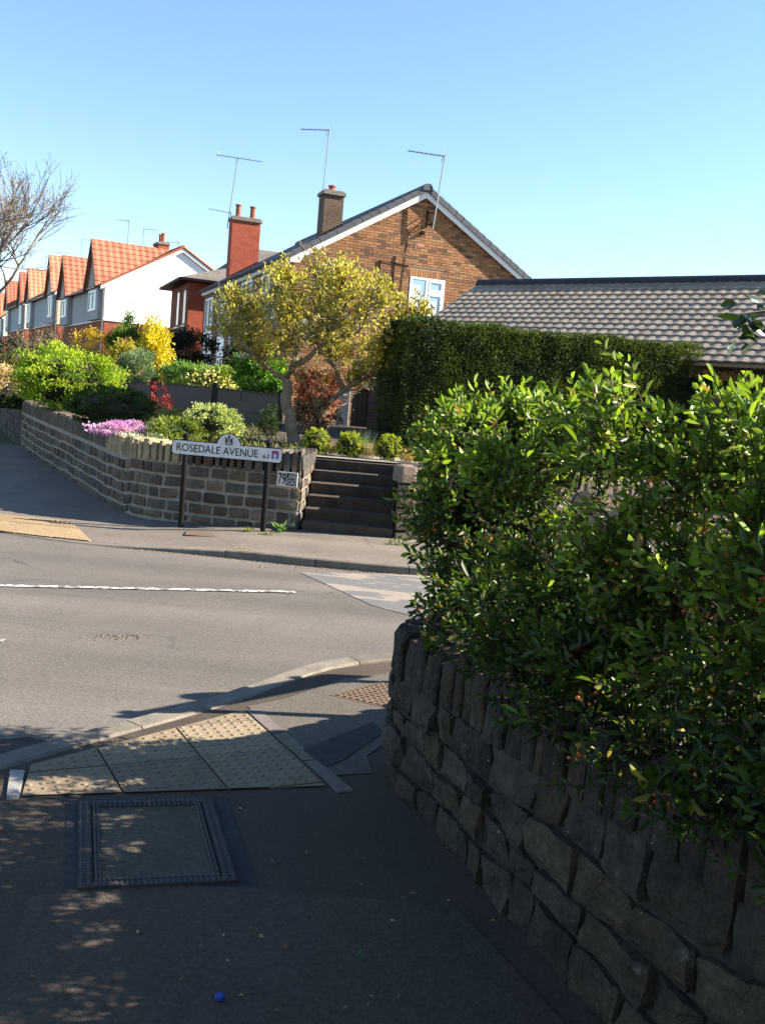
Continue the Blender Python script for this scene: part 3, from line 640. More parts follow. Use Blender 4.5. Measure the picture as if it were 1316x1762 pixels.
# house number plaque on the wall
pq = thing('number_plaque',(-1.15,10.88,.85),'white house number plaque 79 fixed to the wall beside the steps','sign')
a = P(478,812,10.90); b = P(513,817,10.86); c = P(476,835,10.90); ex = Vector((b.x-a.x,b.y-a.y,0)); PW = ex.length; ex.normalize(); ez = Vector((0,0,1)); ny = ex.cross(ez); PHt = a.z-c.z+.01
o = Vector((a.x,a.y,c.z)); mb = MB(); mb.box(o,ex*PW,ez*PHt,ny*.015); mb.build('plate',m_plate,pq)
mb = MB(); mb.box(o+ex*PW*.44+ez*.012+ny*.0155,ex*PW*.52,ez*(PHt-.024),ny*.002); dk = mb.build('dark_panel',m_black,pq)
place_text('79',PHt*1.1,o+ex*.012+ez*.022+ny*.018,ex,ez,m_black,pq,width=PW*.36)
place_text('LANE',PHt*.52,o+ex*PW*.46+ez*(PHt*.54)+ny*.0195,ex,ez,m_plate,dk,width=PW*.47)
place_text('ROAD',PHt*.52,o+ex*PW*.46+ez*.022+ny*.0195,ex,ez,m_plate,dk,width=PW*.47)
# ================================================================== HOUSES
A2 = Vector((.933,.36,0)); B2 = Vector((-.36,.933,0)); UP = Vector((0,0,1))
m_brick = M('brown_brick',attr=True,rough=.9,nz=(40,.75,1.2),bump=(90,.006))
m_bmort = M('brick_mortar',(.24,.17,.11),.95,nz=(20,.8,1.15))
m_white = M('white_upvc',(.8,.8,.8),.35,spec=.5)
m_fascia = M('white_fascia',(.72,.72,.72),.5,nz=(6,.9,1.05))
m_glass = M('window_glass',(.30,.45,.55),.06,spec=.9)
m_dglass = M('dark_glass',(.02,.025,.03),.12,spec=.4)
m_curtain = M('net_curtain',(.75,.78,.8),.9,nz=(12,.9,1.05))
m_verge = M('grey_verge_tile',(.075,.08,.09),.7,nz=(5,.8,1.2),bump=(60,.004))
m_gtile = M('grey_roof_tile',attr=True,rough=.85,nz=(1.1,.76,1.14),nz2=(14,.8,1.15),bump=(80,.004))
m_alu = M('aerial_metal',(.22,.23,.25),.5,metal=.6,spec=.5)
m_gutter = M('grey_gutter',(.16,.165,.17),.5,nz=(8,.85,1.1))
BRK = (.24,.135,.062); BR2 = (.17,.092,.048)
m_brickside = M('brown_brick_side',BRK,.9,brick=(B2,.225,.075,(.2,.16,.12),BR2),nz=(3,.8,1.15))
def aerial(base, hgt, bdir, bl, ne, label, r=.018, off=(0,0,0), fold=True, el=.16, group='rooftop aerials', back=.0):
    base = Vector(base); t = thing('television_aerial',base,label,'aerial',group); tp = base+UP*hgt+Vector(off)
    MB().tube([base,tp],r,6).build('mast',m_alu,t)
    d = Vector(bdir).normalized(); sd = d.cross(UP).normalized(); mb = MB(); a = tp-d*back-UP*.03; mb.tube([a,a+d*bl],r*.75,5); bo = mb.build('boom',m_alu,t)
    mb = MB()
    for k in range(ne):
        p = a+d*(bl*(.04+.94*k/max(1,ne-1))); l = el*(1-.35*k/ne); mb.tube([p-sd*l,p+sd*l],r*.35,4); 
        if k==0: mb.tube([p-UP*.16+d*.04,p+UP*.16],r*.4,4)
    mb.build('elements',m_alu,t,kind='stuff'); return t
def chimney(base, sx, sy, h, mat, pots, label, capc=(.2,.15,.11), a=A2, b=B2, pot_h=.34, cat='chimney', parent=None, name='chimney', courses_=.12):
    base = Vector(base); t = parent or thing(name,base,label,cat)
    mb = MB(); mb.box(base-a*sx/2-b*sy/2,a*sx,b*sy,UP*h); ch = mb.build('stack' if not parent else 'chimney',mat,t)
    mb = MB(); mb.box(base-a*(sx/2+.05)-b*(sy/2+.05)+UP*(h+.001),a*(sx+.1),b*(sy+.1),UP*.09); mb.box(base-a*(sx/2+.0)-b*(sy/2+.0)+UP*(h+.092),a*sx,b*sy,UP*.05)
    mb.build('cap',M('chimney_cap',(.2,.17,.14),.9,nz=(9,.7,1.2)),ch if parent else t)
    for k in range(pots):
        u = (k-(pots-1)/2)*sx*.52
        mb = MB(); mb.lathe(base+a*u+UP*(h+.13),[(.125,0),(.115,.05),(.10,.1),(.095,pot_h-.05),(.12,pot_h-.04),(.12,pot_h),(.085,pot_h),(.08,pot_h-.1)],12); mb.build('pot',M('terracotta',(.30,.10,.06),.8,nz=(10,.75,1.15)),ch if parent else t,smooth=False)
    return t
# ---- brown brick house, gable to the street
C0 = Vector((-2.83,26.05,0)); GW = 7.0; GD = 12.6; ZG = .8; ZE = 5.2; ZR = 7.32
hs_ = thing('brick_house',(.4,27.3,ZG),'brown brick house with pitched gable and small white window facing the street','house')
def hp(u,z,d=0): return C0+A2*u+B2*d+UP*z    # u across the gable, d depth
# core
mb = MB(); mb.prism([hp(0,ZG,.012),hp(GW,ZG,.012),hp(GW,ZE,.012),hp(GW/2,ZR,.012),hp(0,ZE,.012)],B2*(GD-.024)); mb.build('wall_core',m_bmort,hs_)
mb = MB(); mb.box(hp(-.006,ZG,.0),-A2*.02,B2*GD,UP*(ZE-ZG)); mb.build('side_wall',m_brickside,hs_)
WU0,WU1,WZ0,WZ1 = 3.27,4.30,4.02,5.02   # window opening
bu,bh = .225,.0755; rg = random.Random(5)
brs = []
def bcol():
    r = rg.random(); g = rg.uniform(.8,1.2)
    c = (.31,.15,.066) if r<.55 else (.25,.12,.057) if r<.8 else (.145,.082,.05) if r<.95 else (.31,.18,.085)
    return tuple(x*g for x in c)
def roof_z(u): return ZE+(ZR-ZE)*(1-abs(u-GW/2)/(GW/2))
row = 0; z = ZG
while z < ZR-.12:
    u = -(bu/2)*(row%2)
    while u < GW:
        a,b = max(u+.005,0.0),min(u+bu-.005,GW)
        zt = z+bh-.011; ok = b-a>.03 and min(roof_z(a),roof_z(b)) > zt+.02
        if ok and not (b>WU0-.01 and a<WU1+.01 and zt>WZ0-.01 and z<WZ1+.235):
            brs.append((a,b,z,zt))
        elif ok and (a<WU0-.05 and b>WU0-.01 or a<WU1+.01 and b>WU1+.05) and zt>WZ0-.01 and z<WZ1+.235:
            if a<WU0-.05: brs.append((a,WU0-.012,z,zt))
            else: brs.append((WU1+.012,b,z,zt))
        u += bu
    z += bh; row += 1
def brick_mb(a,b,z,zt,c,j): return MB().box(hp(a,z,.0125),A2*(b-a),B2*-(.0125+j),UP*(zt-z),c)
brs.sort(key=lambda q: abs((q[0]+q[1])/2-4.2)+abs(q[2]-5.3)*1.3)
for q in brs[:290]: brick_mb(*q,bcol(),rg.uniform(-.001,.004)).build('brick',m_brick,hs_)
join([brick_mb(*q,bcol(),rg.uniform(-.001,.004)) for q in brs[290:]]).build('brickwork',m_brick,hs_,kind='stuff')
k = int((WU1-WU0)/.077)
for i in range(k+1):
    a = WU0-.02+i*.077; MB().box(hp(a,WZ1+.012,.0125),A2*.066,B2*-.016,UP*.215,tuple(x*1.15 for x in bcol())).build('soldier_brick',m_brick,hs_)
# old repointing runs
mb = MB(); mr = random.Random(2)
for u,z,l in ((3.05,6.05,.3),(3.2,5.97,.28),(3.35,5.75,.02),(3.2,5.6,.02),(3.02,5.45,.02),(3.1,5.38,.3),(3.3,5.3,1.0),(3.25,5.22,.9),(4.2,5.14,.6),(3.45,5.52,.22),(4.6,5.3,.5)):
    if l>.1: mb.box(hp(u,z-.006,.0),A2*l,B2*-.006,UP*.012)
    else: mb.box(hp(u,z,.0),A2*.014,B2*-.006,UP*.16)
mb.build('repointing',M('pale_mortar',(.5,.38,.28),.95,nz=(20,.8,1.1)),hs_,kind='stuff')
MB().box(hp(3.38,5.82,.0),A2*.21,B2*-.007,UP*.10).build('patch_bricks',M('pink_brick',(.42,.2,.13),.9,nz=(20,.8,1.2)),hs_)
# window
wf = MB(); fr = .055
def frame(mb,u0,u1,z0,z1,f,d0,d1): 
    for a,b,c,d in ((u0,u1,z0,z0+f),(u0,u1,z1-f,z1),(u0,u0+f,z0+f+.001,z1-f-.001),(u1-f,u1,z0+f+.001,z1-f-.001)): mb.box(hp(a,c,d0),A2*(b-a),UP*(d-c),B2*(d1-d0))
frame(wf,WU0,WU1,WZ0,WZ1,.06,-.012,.05); um = WU0+.50
wf.box(hp(um-.03,WZ0+.0605,-.012),A2*.085,UP*(WZ1-WZ0-.121),B2*.06); wf.box(hp(um+.0555,WZ1-.42,-.012),A2*(WU1-.0605-um-.0555),UP*.085,B2*.06)
wn = wf.build('window',m_white,hs_)
frame_ = MB(); frame(frame_,um+.06,WU1-.064,WZ1-.335,WZ1-.064,.04,-.02,.03); frame_.build('sash',m_white,wn)
frame_ = MB(); frame(frame_,um+.06,WU1-.064,WZ0+.064,WZ1-.425,.04,-.02,.03); frame_.build('sash',m_white,wn)
for a,b,c,d in ((WU0+.06,um-.03,WZ0+.06,WZ1-.06),(um+.055,WU1-.06,WZ1-.335,WZ1-.06),(um+.055,WU1-.06,WZ0+.06,WZ1-.42)):
    MB().box(hp(a,c,-.002),A2*(b-a),UP*(d-c),B2*.006).build('pane',m_glass,wn)
MB().box(hp(WU0+.01,WZ0-.05,-.06),A2*(WU1-WU0-.02),UP*.045,B2*.07).build('sill',m_white,wn)
for a,b,c,d in ((WU0+.07,um-.18,WZ0+.07,WZ1-.22),(um+.07,WU1-.22,WZ0+.07,WZ1-.6)):
    MB().box(hp(a,c,-.0045),A2*(b-a),UP*(d-c),B2*.002).build('net_curtain',m_curtain,wn)
# roof
ov = .13; dn = Vector((0,0,0)); sl_l = (-A2*(GW/2)-UP*(ZR-ZE)); sl_l.normalize(); sl_r = (A2*(GW/2)-UP*(ZR-ZE)).normalized()
apex = hp(GW/2,ZR+.06,-ov); SLN = (Vector((GW/2,ZR-ZE)).length)+.32
for sd,nm in ((sl_l,-1),(sl_r,1)):
    n_ = sd.cross(B2)*(-nm); n_ = n_ if n_.z>0 else -n_
    mb = MB(); mb.box(apex+B2*.04-n_*.03,sd*SLN,B2*(GD+.2),n_*.05); rf = mb.build('roof',m_verge,hs_)
    # barge board
    p0 = hp(GW/2,ZR-.03,-ov+.02); MB().prism([p0,p0+sd*(SLN-.05),p0+sd*(SLN-.05)-UP*.17,p0-UP*.19],B2*.03).build('barge_board',m_fascia,hs_)
    MB().prism([p0-UP*.10+B2*.031,p0+sd*(SLN-.1)-UP*.10+B2*.031,p0+sd*(SLN-.1)-UP*.12+B2*.031,p0-UP*.12+B2*.031],B2*(ov-.055)).build('soffit',m_fascia,hs_)
    nt_ = 17; tl = SLN/nt_
    for k in range(nt_):      # dry verge units
        q = apex-B2*.025+sd*(k*tl); mb = MB(); lift = n_*.02
        mb.hexa([q-n_*.10,q+sd*(tl+.03)-n_*.10,q+sd*(tl+.03)+B2*.16-n_*.10,q+B2*.16-n_*.10],[q+n_*.035,q+sd*(tl+.03)+n_*.035+lift,q+sd*(tl+.03)+B2*.16+n_*.035+lift,q+B2*.16+n_*.035]); mb.build('verge_tile',m_verge,rf)
mb = MB(); q = apex-B2*.05+UP*.0; prof = [(-.15,-.09),(-.12,.02),(-.05,.085),(.05,.085),(.12,.02),(.15,-.09)]; mb.prism([q+A2*x+UP*z for x,z in prof],B2*(GD+.3)); mb.build('ridge_tiles',m_verge,hs_)
# left eave: fascia, gutter, overhanging at the corner
g0 = hp(-.22,ZE-.14,-.12); mb = MB(); mb.box(g0,A2*.1,B2*(GD+.2),UP*.09); mb.build('gutter',m_gutter,hs_)
MB().box(hp(-.12,ZE-.22,-.125),A2*.03,B2*(GD+.2),UP*.18).build('fascia',m_fascia,hs_)
MB().box(hp(-.09,ZE-.24,-.1),A2*.09,B2*(GD+.15),UP*.02).build('soffit',m_fascia,hs_)
MB().prism([hp(-.13,ZE-.23,-.128),hp(.12,ZE-.23,-.128),hp(.28,ZE+.04,-.128),hp(-.13,ZE-.10,-.128)],B2*.02).build('box_end',m_fascia,hs_)
# side windows and panels (in shade)
for d0,d1,z0,z1 in ((1.4,3.1,3.6,4.9),(4.4,5.9,3.5,4.9),(8.2,9.4,3.5,4.8),(10.6,12.0,3.5,4.8),(1.4,3.1,1.3,2.6),(4.4,5.9,1.3,2.4),(8.2,9.2,1.0,2.6),(10.4,12.0,1.2,2.4)):
    mb = MB(); q = hp(-.04,z0,d0)
    for a,b,c,d in ((d0,d1,z0,z0+.07),(d0,d1,z1-.07,z1),(d0,d0+.07,z0+.071,z1-.071),(d1-.07,d1,z0+.071,z1-.071),((d0+d1)/2-.04,(d0+d1)/2+.04,z0+.071,z1-.071)): mb.box(hp(-.03,c,a),A2*-.04,B2*(b-a),UP*(d-c))
    wn = mb.build('window',m_white,hs_); MB().box(hp(-.028,z0+.05,d0+.05),A2*-.012,B2*(d1-d0-.1),UP*(z1-z0-.1)).build('pane',m_dglass,wn)
for d0,d1,z0,z1 in ((4.4,5.9,2.45,3.45),(8.2,9.4,2.65,3.45),(10.4,12.0,2.45,3.45)): MB().box(hp(-.028,z0,d0),A2*-.03,B2*(d1-d0),UP*(z1-z0)).build('panel',m_white,hs_)
MB().tube([hp(-.1,ZG,7.0),hp(-.1,ZE-.14,7.0)],.035,8).build('downpipe',m_white,hs_)
# brackets, cable and pipes on the gable
mb = MB(); mb.tube([hp(2.76,4.5,-.015),hp(2.78,5.5,-.015)],.012,5); mb.tube([hp(2.78,5.3,-.015),hp(3.2,5.28,-.015)],.012,5); mb.tube([hp(3.02,4.6,-.012),hp(3.12,6.25,-.012),hp(3.4,6.35,-.012)],.007,4)
mb.tube([hp(2.35,4.4,-.02),hp(2.36,5.32,-.02),hp(2.78,5.30,-.02)],.018,5); mb.build('cable',m_black,hs_)
# gable aerial on a wall bracket
ab = hp(3.72,6.30,-.19); t = aerial(ab-UP*.0,1.95,P(688,257,27)-P(748,266,27.2),1.02,9,'aerial bracketed to the brown gable, leaning over its roof apex',r=.022,off=(.16,0,0),el=.13)
mb = MB()
for zz in (6.42,6.72): mb.bar(hp(3.72,zz,-.21),hp(3.62,zz+.02,0),.025,.025)
mb.bar(hp(3.6,6.35,-.015),hp(3.6,6.8,-.015),.05,.03,up=A2); mb.bar(hp(3.7,6.42,-.19),hp(3.62,6.66,0),.02,.02); mb.build('bracket',m_black,t)
MB().box(hp(3.45,6.16,-.01),A2*.1,UP*.08,B2*-.07).build('junction_box',m_black,t)
# chimney on the far roof slope
cb = P(566,400,29.6); m_dbrick = M('dark_chimney_brick',(.13,.085,.055),.9,brick=(A2,.225,.075,(.19,.14,.10),(.09,.06,.045)),nz=(6,.75,1.2))
ck = chimney(Vector((cb.x,cb.y,cb.z-.6)),.58,.58,1.62,m_dbrick,1,'dark brown brick chimney with one short pot behind the gable roof',pot_h=.18)
cc_ = P(556,330,29.7); aerial(cc_,1.78,P(512,227,29.7)-P(560,229,29.7),.84,11,'tall thin aerial on the dark brown chimney',off=(.05,0,0),el=.14)
# ---- arched gate, pier and pale post by the house
m_door = M('black_door',(.008,.008,.01),.6,spec=.3)
gt = thing('arched_gate',(-.75,24.2,GZ),'dark arched garden gate between pale post and brick pier','gate')
g0 = P(600,757,24.2); g1 = P(636,760,24.2); gx = g1.x-g0.x; zt = P(618,667,24.2).z; zs_ = P(636,690,24.2).z
def archpts(n=14): return [(g0.x,24.2,.6),(g1.x,24.2,.6)]+[(g0.x+gx/2+gx/2*math.cos(math.pi*k/n),24.2,zs_+(zt-zs_)*math.sin(math.pi*k/n)) for k in range(n+1)]
for k in range(5):
    a = g0.x+gx*k/5; b = g0.x+gx*(k+1)/5-.002; f = lambda x: zs_+(zt-zs_)*math.sqrt(max(0,1-((x-g0.x-gx/2)/(gx/2))**2))
    MB().prism([(a,24.2,.6),(b,24.2,.6),(b,24.2,f(b)),((a+b)/2,24.2,f((a+b)/2)),(a,24.2,f(a))],(0,.04,0)).build('board',m_door,gt)
MB().box((g0.x,24.24,1.0),(gx,0,0),(0,.03,0),(0,0,.1)).build('rail',m_door,gt); MB().lathe((g0.x+.06,24.18,1.3),[(.02,0),(.02,.04),(.01,.05)],8).build('handle',m_alu,gt)
p0 = P(576,757,24.0); tag(MB().box((p0.x-.02,24.0,.6),(.30,0,0),(0,.2,0),(0,0,1.25)).box((p0.x-.04,23.98,1.851),(.34,0,0),(0,.24,0),(0,0,.05)).build('gate_post',M('pale_render_post',(.42,.40,.37),.9,nz=(5,.8,1.1))),'pale rendered post left of the dark arched gate','post')
m_pier = M('pier_brick',(.115,.075,.05),.9,brick=(Vector((1,0,0)),.225,.075,(.17,.13,.1),(.085,.056,.04)),nz=(6,.8,1.2))
p1 = P(640,640,23.2); p2 = P(664,640,23.2); pz = P(650,592,23.2).z
pr_ = thing('brick_pier',(p1.x,23.2,GZ),'dark brown brick pier between the arched gate and the conifer hedge','pier')
MB().box((p1.x-.02,23.2,.5),(p2.x-p1.x+.55,0,0),(0,.35,0),(0,0,pz-.5)).build('pier',m_pier,pr_); MB().box((p1.x-.06,23.16,pz+.001),(p2.x-p1.x+.63,0,0),(0,.43,0),(0,0,.06)).build('cap',m_step,pr_)
# ---- bungalow with interlocking tile roof
rd = Vector((.768,-.641,0)); rp = Vector((-.641,-.768,0)); pit = math.radians(30)
b0 = Vector((1.70,22.0,4.32)); dnv = (rp*math.cos(pit)-UP*math.sin(pit)).normalized(); RS = 3.45; RL = 9.4
bg_ = thing('bungalow',(4,19,GZ),'bungalow with grey brown interlocking tile roof and black ridge behind the hedge','bungalow')
tw,tl = .205,.225; nu = int(RL/tw); nv = int(RS/tl); eave = b0+dnv*(nv*tl)
TC = [(.25,.203,.155),(.265,.215,.168),(.23,.188,.145),(.272,.22,.165)]
rg = random.Random(9); allt = list(tile_slope(eave,rd,-dnv,nu,nv,tw,tl,TC,rg,segs=6,lift=.020,wave=.012))
keyf = lambda q: (q[0] < nv-13, abs(q[1]-18)>11.5, -q[0])
allt.sort(key=keyf)
var = {}
nrm = rd.cross(-dnv); nrm = nrm if nrm.z>0 else -nrm
for j,i,m in allt[:300]:
    m.build('roof_tile',m_gtile,bg_)
join([m for j,i,m in allt[300:]]).build('roof_tiles',m_gtile,bg_,kind='stuff')
mb = MB(); o_ = b0-nrm*.03; mb.box(o_,rd*(nu*tw),dnv*(nv*tl),-nrm*.05); mb.build('roof_deck',m_bmort,bg_)
bk = (-rp*math.cos(pit)-UP*math.sin(pit)).normalized(); mb = MB(); n2 = rd.cross(bk); n2 = n2 if n2.z>0 else -n2; mb.box(b0-n2*.03,rd*(nu*tw),bk*RS,n2*.06,TC[0]); mb.build('rear_roof',m_gtile,bg_)
m_ridge = M('black_ridge_tile',(.02,.021,.024),.6,nz=(5,.8,1.2))
for k in range(21):
    q = b0+rd*(k*.45-.02)+UP*.0; prof = [(-.13,-.055),(-.11,.04),(-.05,.085),(.05,.085),(.11,.04),(.13,-.055)]; MB().prism([q+rp*x+UP*z for x,z in prof],rd*.443).build('ridge_tile',m_ridge,bg_)
MB().prism([b0+rd*.1-UP*.12,b0+rd*.1+dnv*(RS-.3)-UP*.12,b0+rd*.1+dnv*(RS-.3)-UP*4,b0+rd*.1-UP*4,b0+rd*.1-UP*4+bk*0,],rd*.05).build('gable_wall',m_pier,bg_)
mb = MB(); mb.box(b0+rd*.15+rp*(RS*math.cos(pit)-.4)-UP*4.2,rd*(RL-.3),-rp*7,UP*2.0); mb.build('wall',m_pier,bg_)
MB().prism([b0-rd*.02+UP*.0,b0-rd*.02+dnv*(nv*tl),b0-rd*.02+dnv*(nv*tl)-UP*.12,b0-rd*.02-UP*.12],rd*.03).build('barge_board',m_fascia,bg_)
# ---- red brick house with hipped bay, between the brown house and the white gable
RED = (.36,.075,.035); m_redb = M('red_brick',RED,.85,brick=(A2,.225,.075,(.33,.13,.08),(.31,.062,.03)),nz=(4,.85,1.12))
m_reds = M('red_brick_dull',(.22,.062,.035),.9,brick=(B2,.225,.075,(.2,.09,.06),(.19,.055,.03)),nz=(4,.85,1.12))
m_slate = M('grey_slate',(.12,.105,.09),.85,nz=(3,.7,1.2),nz2=(20,.8,1.2),bump=(25,.02))
rh = thing('red_brick_house',(-7.8,38.5,1),'red brick house with hipped slate bay roof between brown house and white gable','house')
q = P(328,480,39); X0 = Vector((q.x,q.y,0)); ez_ = q.z; wr_ = 1.75
def rp_(u,d,z): return X0+A2*u+B2*d+UP*z
mb = MB(); mb.box(rp_(0,0,.8),A2*5,B2*4.5,UP*(ez_-.8)); mb.build('wall',m_redb,rh)
mb = MB(); mb.box(rp_(-.03,.0,.8),A2*.028,B2*4.5,UP*(ez_-.8)); mb.build('side_wall',m_reds,rh)
ap = [rp_(.9,1.2,ez_+.55),rp_(6,1.2,ez_+1.0)]
mb = MB(); mb.add([rp_(-.45,-.4,ez_),rp_(5.4,-.4,ez_),rp_(5.4,5,ez_),rp_(-.45,5,ez_),rp_(1.6,1.6,ez_+.75),rp_(4.6,2.2,ez_+.75)],[(0,1,5,4),(1,2,5),(2,3,4,5),(3,0,4),(3,2,1,0)]); mb.build('bay_roof',m_slate,rh)
mb = MB(); mb.box(rp_(-.5,-.45,ez_-.10),A2*5.9,B2*5.5,UP*.098); mb.build('eaves_board',m_black,rh)
mb = MB(); zr = P(440,410,42).z
mb.add([rp_(1.3,3,ez_+.2),rp_(9,1.5,ez_+.2),rp_(9,7.5,ez_+.2),rp_(.9,8,ez_+.2),rp_(3.4,5.2,zr),rp_(7,5.2,zr)],[(0,1,5,4),(1,2,5),(2,3,4,5),(3,0,4)]); mb.build('main_roof',m_slate,rh); MB().box(rp_(1.4,4.6,.8),A2*7.2,B2*2.8,UP*(ez_-.65)).build('rear_wall',m_reds,rh)
for d0,d1 in ((.35,1.25),(2.0,2.9)):
    mb = MB()
    for a,b,c,d in ((d0,d1,ez_-1.75,ez_-1.68),(d0,d1,ez_-.35,ez_-.28),(d0,d0+.08,ez_-1.679,ez_-.351),(d1-.08,d1,ez_-1.679,ez_-.351)): mb.box(rp_(-.031,a,c),A2*-.03,B2*(b-a),UP*(d-c))
    wn = mb.build('window',M('brown_frame',(.06,.03,.02),.6),rh); MB().box(rp_(-.031,d0+.05,ez_-1.7),A2*-.015,B2*(d1-d0-.1),UP*1.38).build('pane',m_dglass,wn); MB().box(rp_(-.031,d0-.05,ez_-1.83),A2*-.08,B2*(d1-d0+.1),UP*.07).build('sill',m_fascia,wn)
cq = P(416,470,36.6); cz0 = cq.z-.5
chimney(Vector((cq.x,cq.y,cz0)),1.02,.62,P(416,380,36.6).z-cz0-.05,m_redb,2,'tall bright red brick chimney with two clay pots',pot_h=.46)
q = P(391,394,36.6); aerial(q,P(403,270,36.6).z-q.z,P(442,270,36.6)-P(370,259,36.6),1.65,12,'tall aerial mast strapped to the red chimney',off=(.22,0,0),back=.78,el=.16)
q2 = P(398,365,36.5); aerial(q2-UP*.5,.5,P(360,357,36.5)-P(398,364,36.5),.85,8,'lower short aerial on the red chimney mast',el=.1,r=.015)
# ---- terrace of gabled semis up the road
T2 = Vector((-.46,.888,0)).normalized(); N2 = Vector((.888,.46,0)).normalized()
m_render = M('white_render',(.86,.85,.82),.9,nz=(1.5,.94,1.03),bump=(60,.004)); m_tan = M('tan_pebbledash',(.55,.42,.28),.95,nz=(20,.85,1.1),bump=(60,.01)); m_cream = M('cream_render',(.75,.70,.60),.9,nz=(2,.9,1.05))
m_grend = M('grey_render',(.36,.37,.38),.9,nz=(2,.9,1.08))
m_otile = M('orange_roof_tile',attr=True,rough=.8,nz=(2,.8,1.15),bump=(40,.006))
m_oslab = M('orange_roof_underlay',(.3,.1,.05),.9)
def semi(cx, cy, ze, zr, zb, zg, L, Dp, mside, label, tcol, seed, far=False, gw_=3.0, pots=True, front=None):
    rg = random.Random(seed); c0 = Vector((cx,cy,0)); h = thing('semi_detached_house',(cx,cy,zg),label,'house','semi-detached houses up the road')
    def q(u,d,z): return c0+T2*u+N2*d+UP*z     # u along road, d depth from the front
    front = front or m_grend
    MB().box(q(.03,.03,zg-1),T2*(L-.06),N2*(Dp-.06),UP*(zb-zg+1)).build('brick_base',m_redb2,h)
    MB().prism([q(0,0,zb),q(0,Dp,zb),q(0,Dp,ze),q(0,Dp/2,zr-.08),q(0,0,ze)],T2*.12).build('gable_wall',mside,h)
    MB().prism([q(L-.12,0,zb),q(L-.12,Dp,zb),q(L-.12,Dp,ze),q(L-.12,Dp/2,zr-.08),q(L-.12,0,ze)],T2*.12).build('far_gable_wall',mside,h)
    MB().box(q(.121,0,zb),T2*(L-.242),N2*.1,UP*(ze-zb-.01)).build('front_wall',front,h)
    MB().box(q(-.02,-.02,zb-.06),T2*L,N2*(Dp+.04),UP*.055).build('string_course',m_fascia,h)
    # main roof: two tiled slopes
    tw_,tl_ = (.34,.36); up = (N2*(Dp/2)+UP*(zr-ze)); SLp = up.length; up.normalize(); 
    cols = [tuple(x*g for x in tcol) for g in (.92,.97,1,1.03,1.08)]
    nu_ = int(L/tw_)+1; nv_ = int(SLp/tl_)+1
    for o_,uv in ((q(-.12,-.25,ze-.12),up),(q(-.12,Dp+.25,ze-.12),(-N2*(Dp/2)+UP*(zr-ze)).normalized())):
        tl2 = (SLp+.28)/nv_
        rf = join([m for j,i,m in tile_slope(o_,T2,uv,nu_,nv_,tw_,tl2,cols,rg,segs=2,lift=.03,wave=.03)]).build('roof_tiles',m_otile,h,kind='stuff')
        n_ = T2.cross(uv); n_ = n_ if n_.z>0 else -n_; MB().box(o_-n_*.03,T2*(nu_*tw_),uv*(SLp+.28),-n_*.05).build('roof_deck',m_oslab,h)
    MB().tube([q(-.13,Dp/2,zr+.06),q(L+.1,Dp/2,zr+.06)],.11,8).build('ridge',m_oslab,h)
    for a,b in (((0,-.25,ze-.16),(0,Dp/2,zr-.02)),((0,Dp+.25,ze-.16),(0,Dp/2,zr-.02))):
        pa = q(*a)-T2*.14; pb = q(*b)-T2*.14; MB().prism([pa,pb,pb-UP*.17,pa-UP*.17],T2*.03).build('barge_board',m_fascia,h)
        MB().tube([pa+UP*.07,pb+UP*.07],.06,6).build('verge_tiles',m_oslab,h)
    # two steep front gables with bay below
    for u0 in (.25,L-.25-gw_):
        pk = zr+.05; pr = .28; ub = u0+gw_/2
        MB().box(q(u0+.15,-pr+.02,zb),T2*(gw_-.3),N2*(pr-.03),UP*(ze-zb)).build('bay',front,h)
        gbl = MB().prism([q(u0,-pr,ze-.05),q(u0+gw_,-pr,ze-.05),q(ub,-pr,pk-.1)],N2*.08).build('front_gable',front,h)
        for sg in (-1,1):
            e = q(ub+sg*(gw_/2+.18),-pr-.2,ze-.2); upv = (q(ub,-pr-.2,pk)-e); SLg = upv.length; upv.normalize(); nrow = int(SLg/.36)+1; dep = Dp/2+pr+.2
            slope = (pk-ze+.2)/ (gw_/2+.18)
            join([m for j,i,m in tile_slope(e,N2,upv,int(dep/tw_)+1,nrow,tw_,SLg/nrow,cols,rg,segs=2,lift=.03,wave=.03,keep=lambda a,b: a < pr+.45+(b/SLg)*(Dp/2))]).build('gable_roof_tiles',m_otile,h,kind='stuff')
            n_ = N2.cross(upv); n_ = n_ if n_.z>0 else -n_
            p1 = e-n_*.03; p2 = p1+upv*SLg; MB().prism([p1,p2,p2+N2*(dep-.1),p1+N2*(pr+.3)],-n_*.05).build('gable_roof_deck',m_oslab,h)
            MB().prism([e-N2*.02,q(ub,-pr-.22,pk),q(ub,-pr-.22,pk-.2),e-N2*.02-UP*.2],N2*.03).build('barge_board',M('dark_barge',(.05,.05,.055),.6),h)
        for du in (.35,):
            w0 = u0+.15+du; w1 = u0+gw_-.15-du; z0_,z1_ = zb+.45,ze-.3; mb = MB()
            for a,b,c,d in ((w0,w1,z0_,z0_+.1),(w0,w1,z1_-.1,z1_),(w0,w0+.1,z0_+.101,z1_-.101),(w1-.1,w1,z0_+.101,z1_-.101),((w0+w1)/2-.05,(w0+w1)/2+.05,z0_+.101,z1_-.101)): mb.box(q(a,-pr+.018,c),T2*(b-a),N2*-.05,UP*(d-c))
            wn = mb.build('window',m_white,h); MB().box(q(w0+.05,-pr+.018,z0_+.05),T2*(w1-w0-.1),N2*-.02,UP*(z1_-z0_-.1)).build('pane',m_dglass,wn)
    MB().tube([q(-.05,-.1,zg),q(-.05,-.1,ze-.15)],.05,6).build('downpipe',M('dark_pipe',(.1,.1,.1),.6),h)
    MB().box(q(-.1,-.36,ze-.2),T2*(L+.2),N2*.1,UP*.08).build('gutter',m_gutter,h)
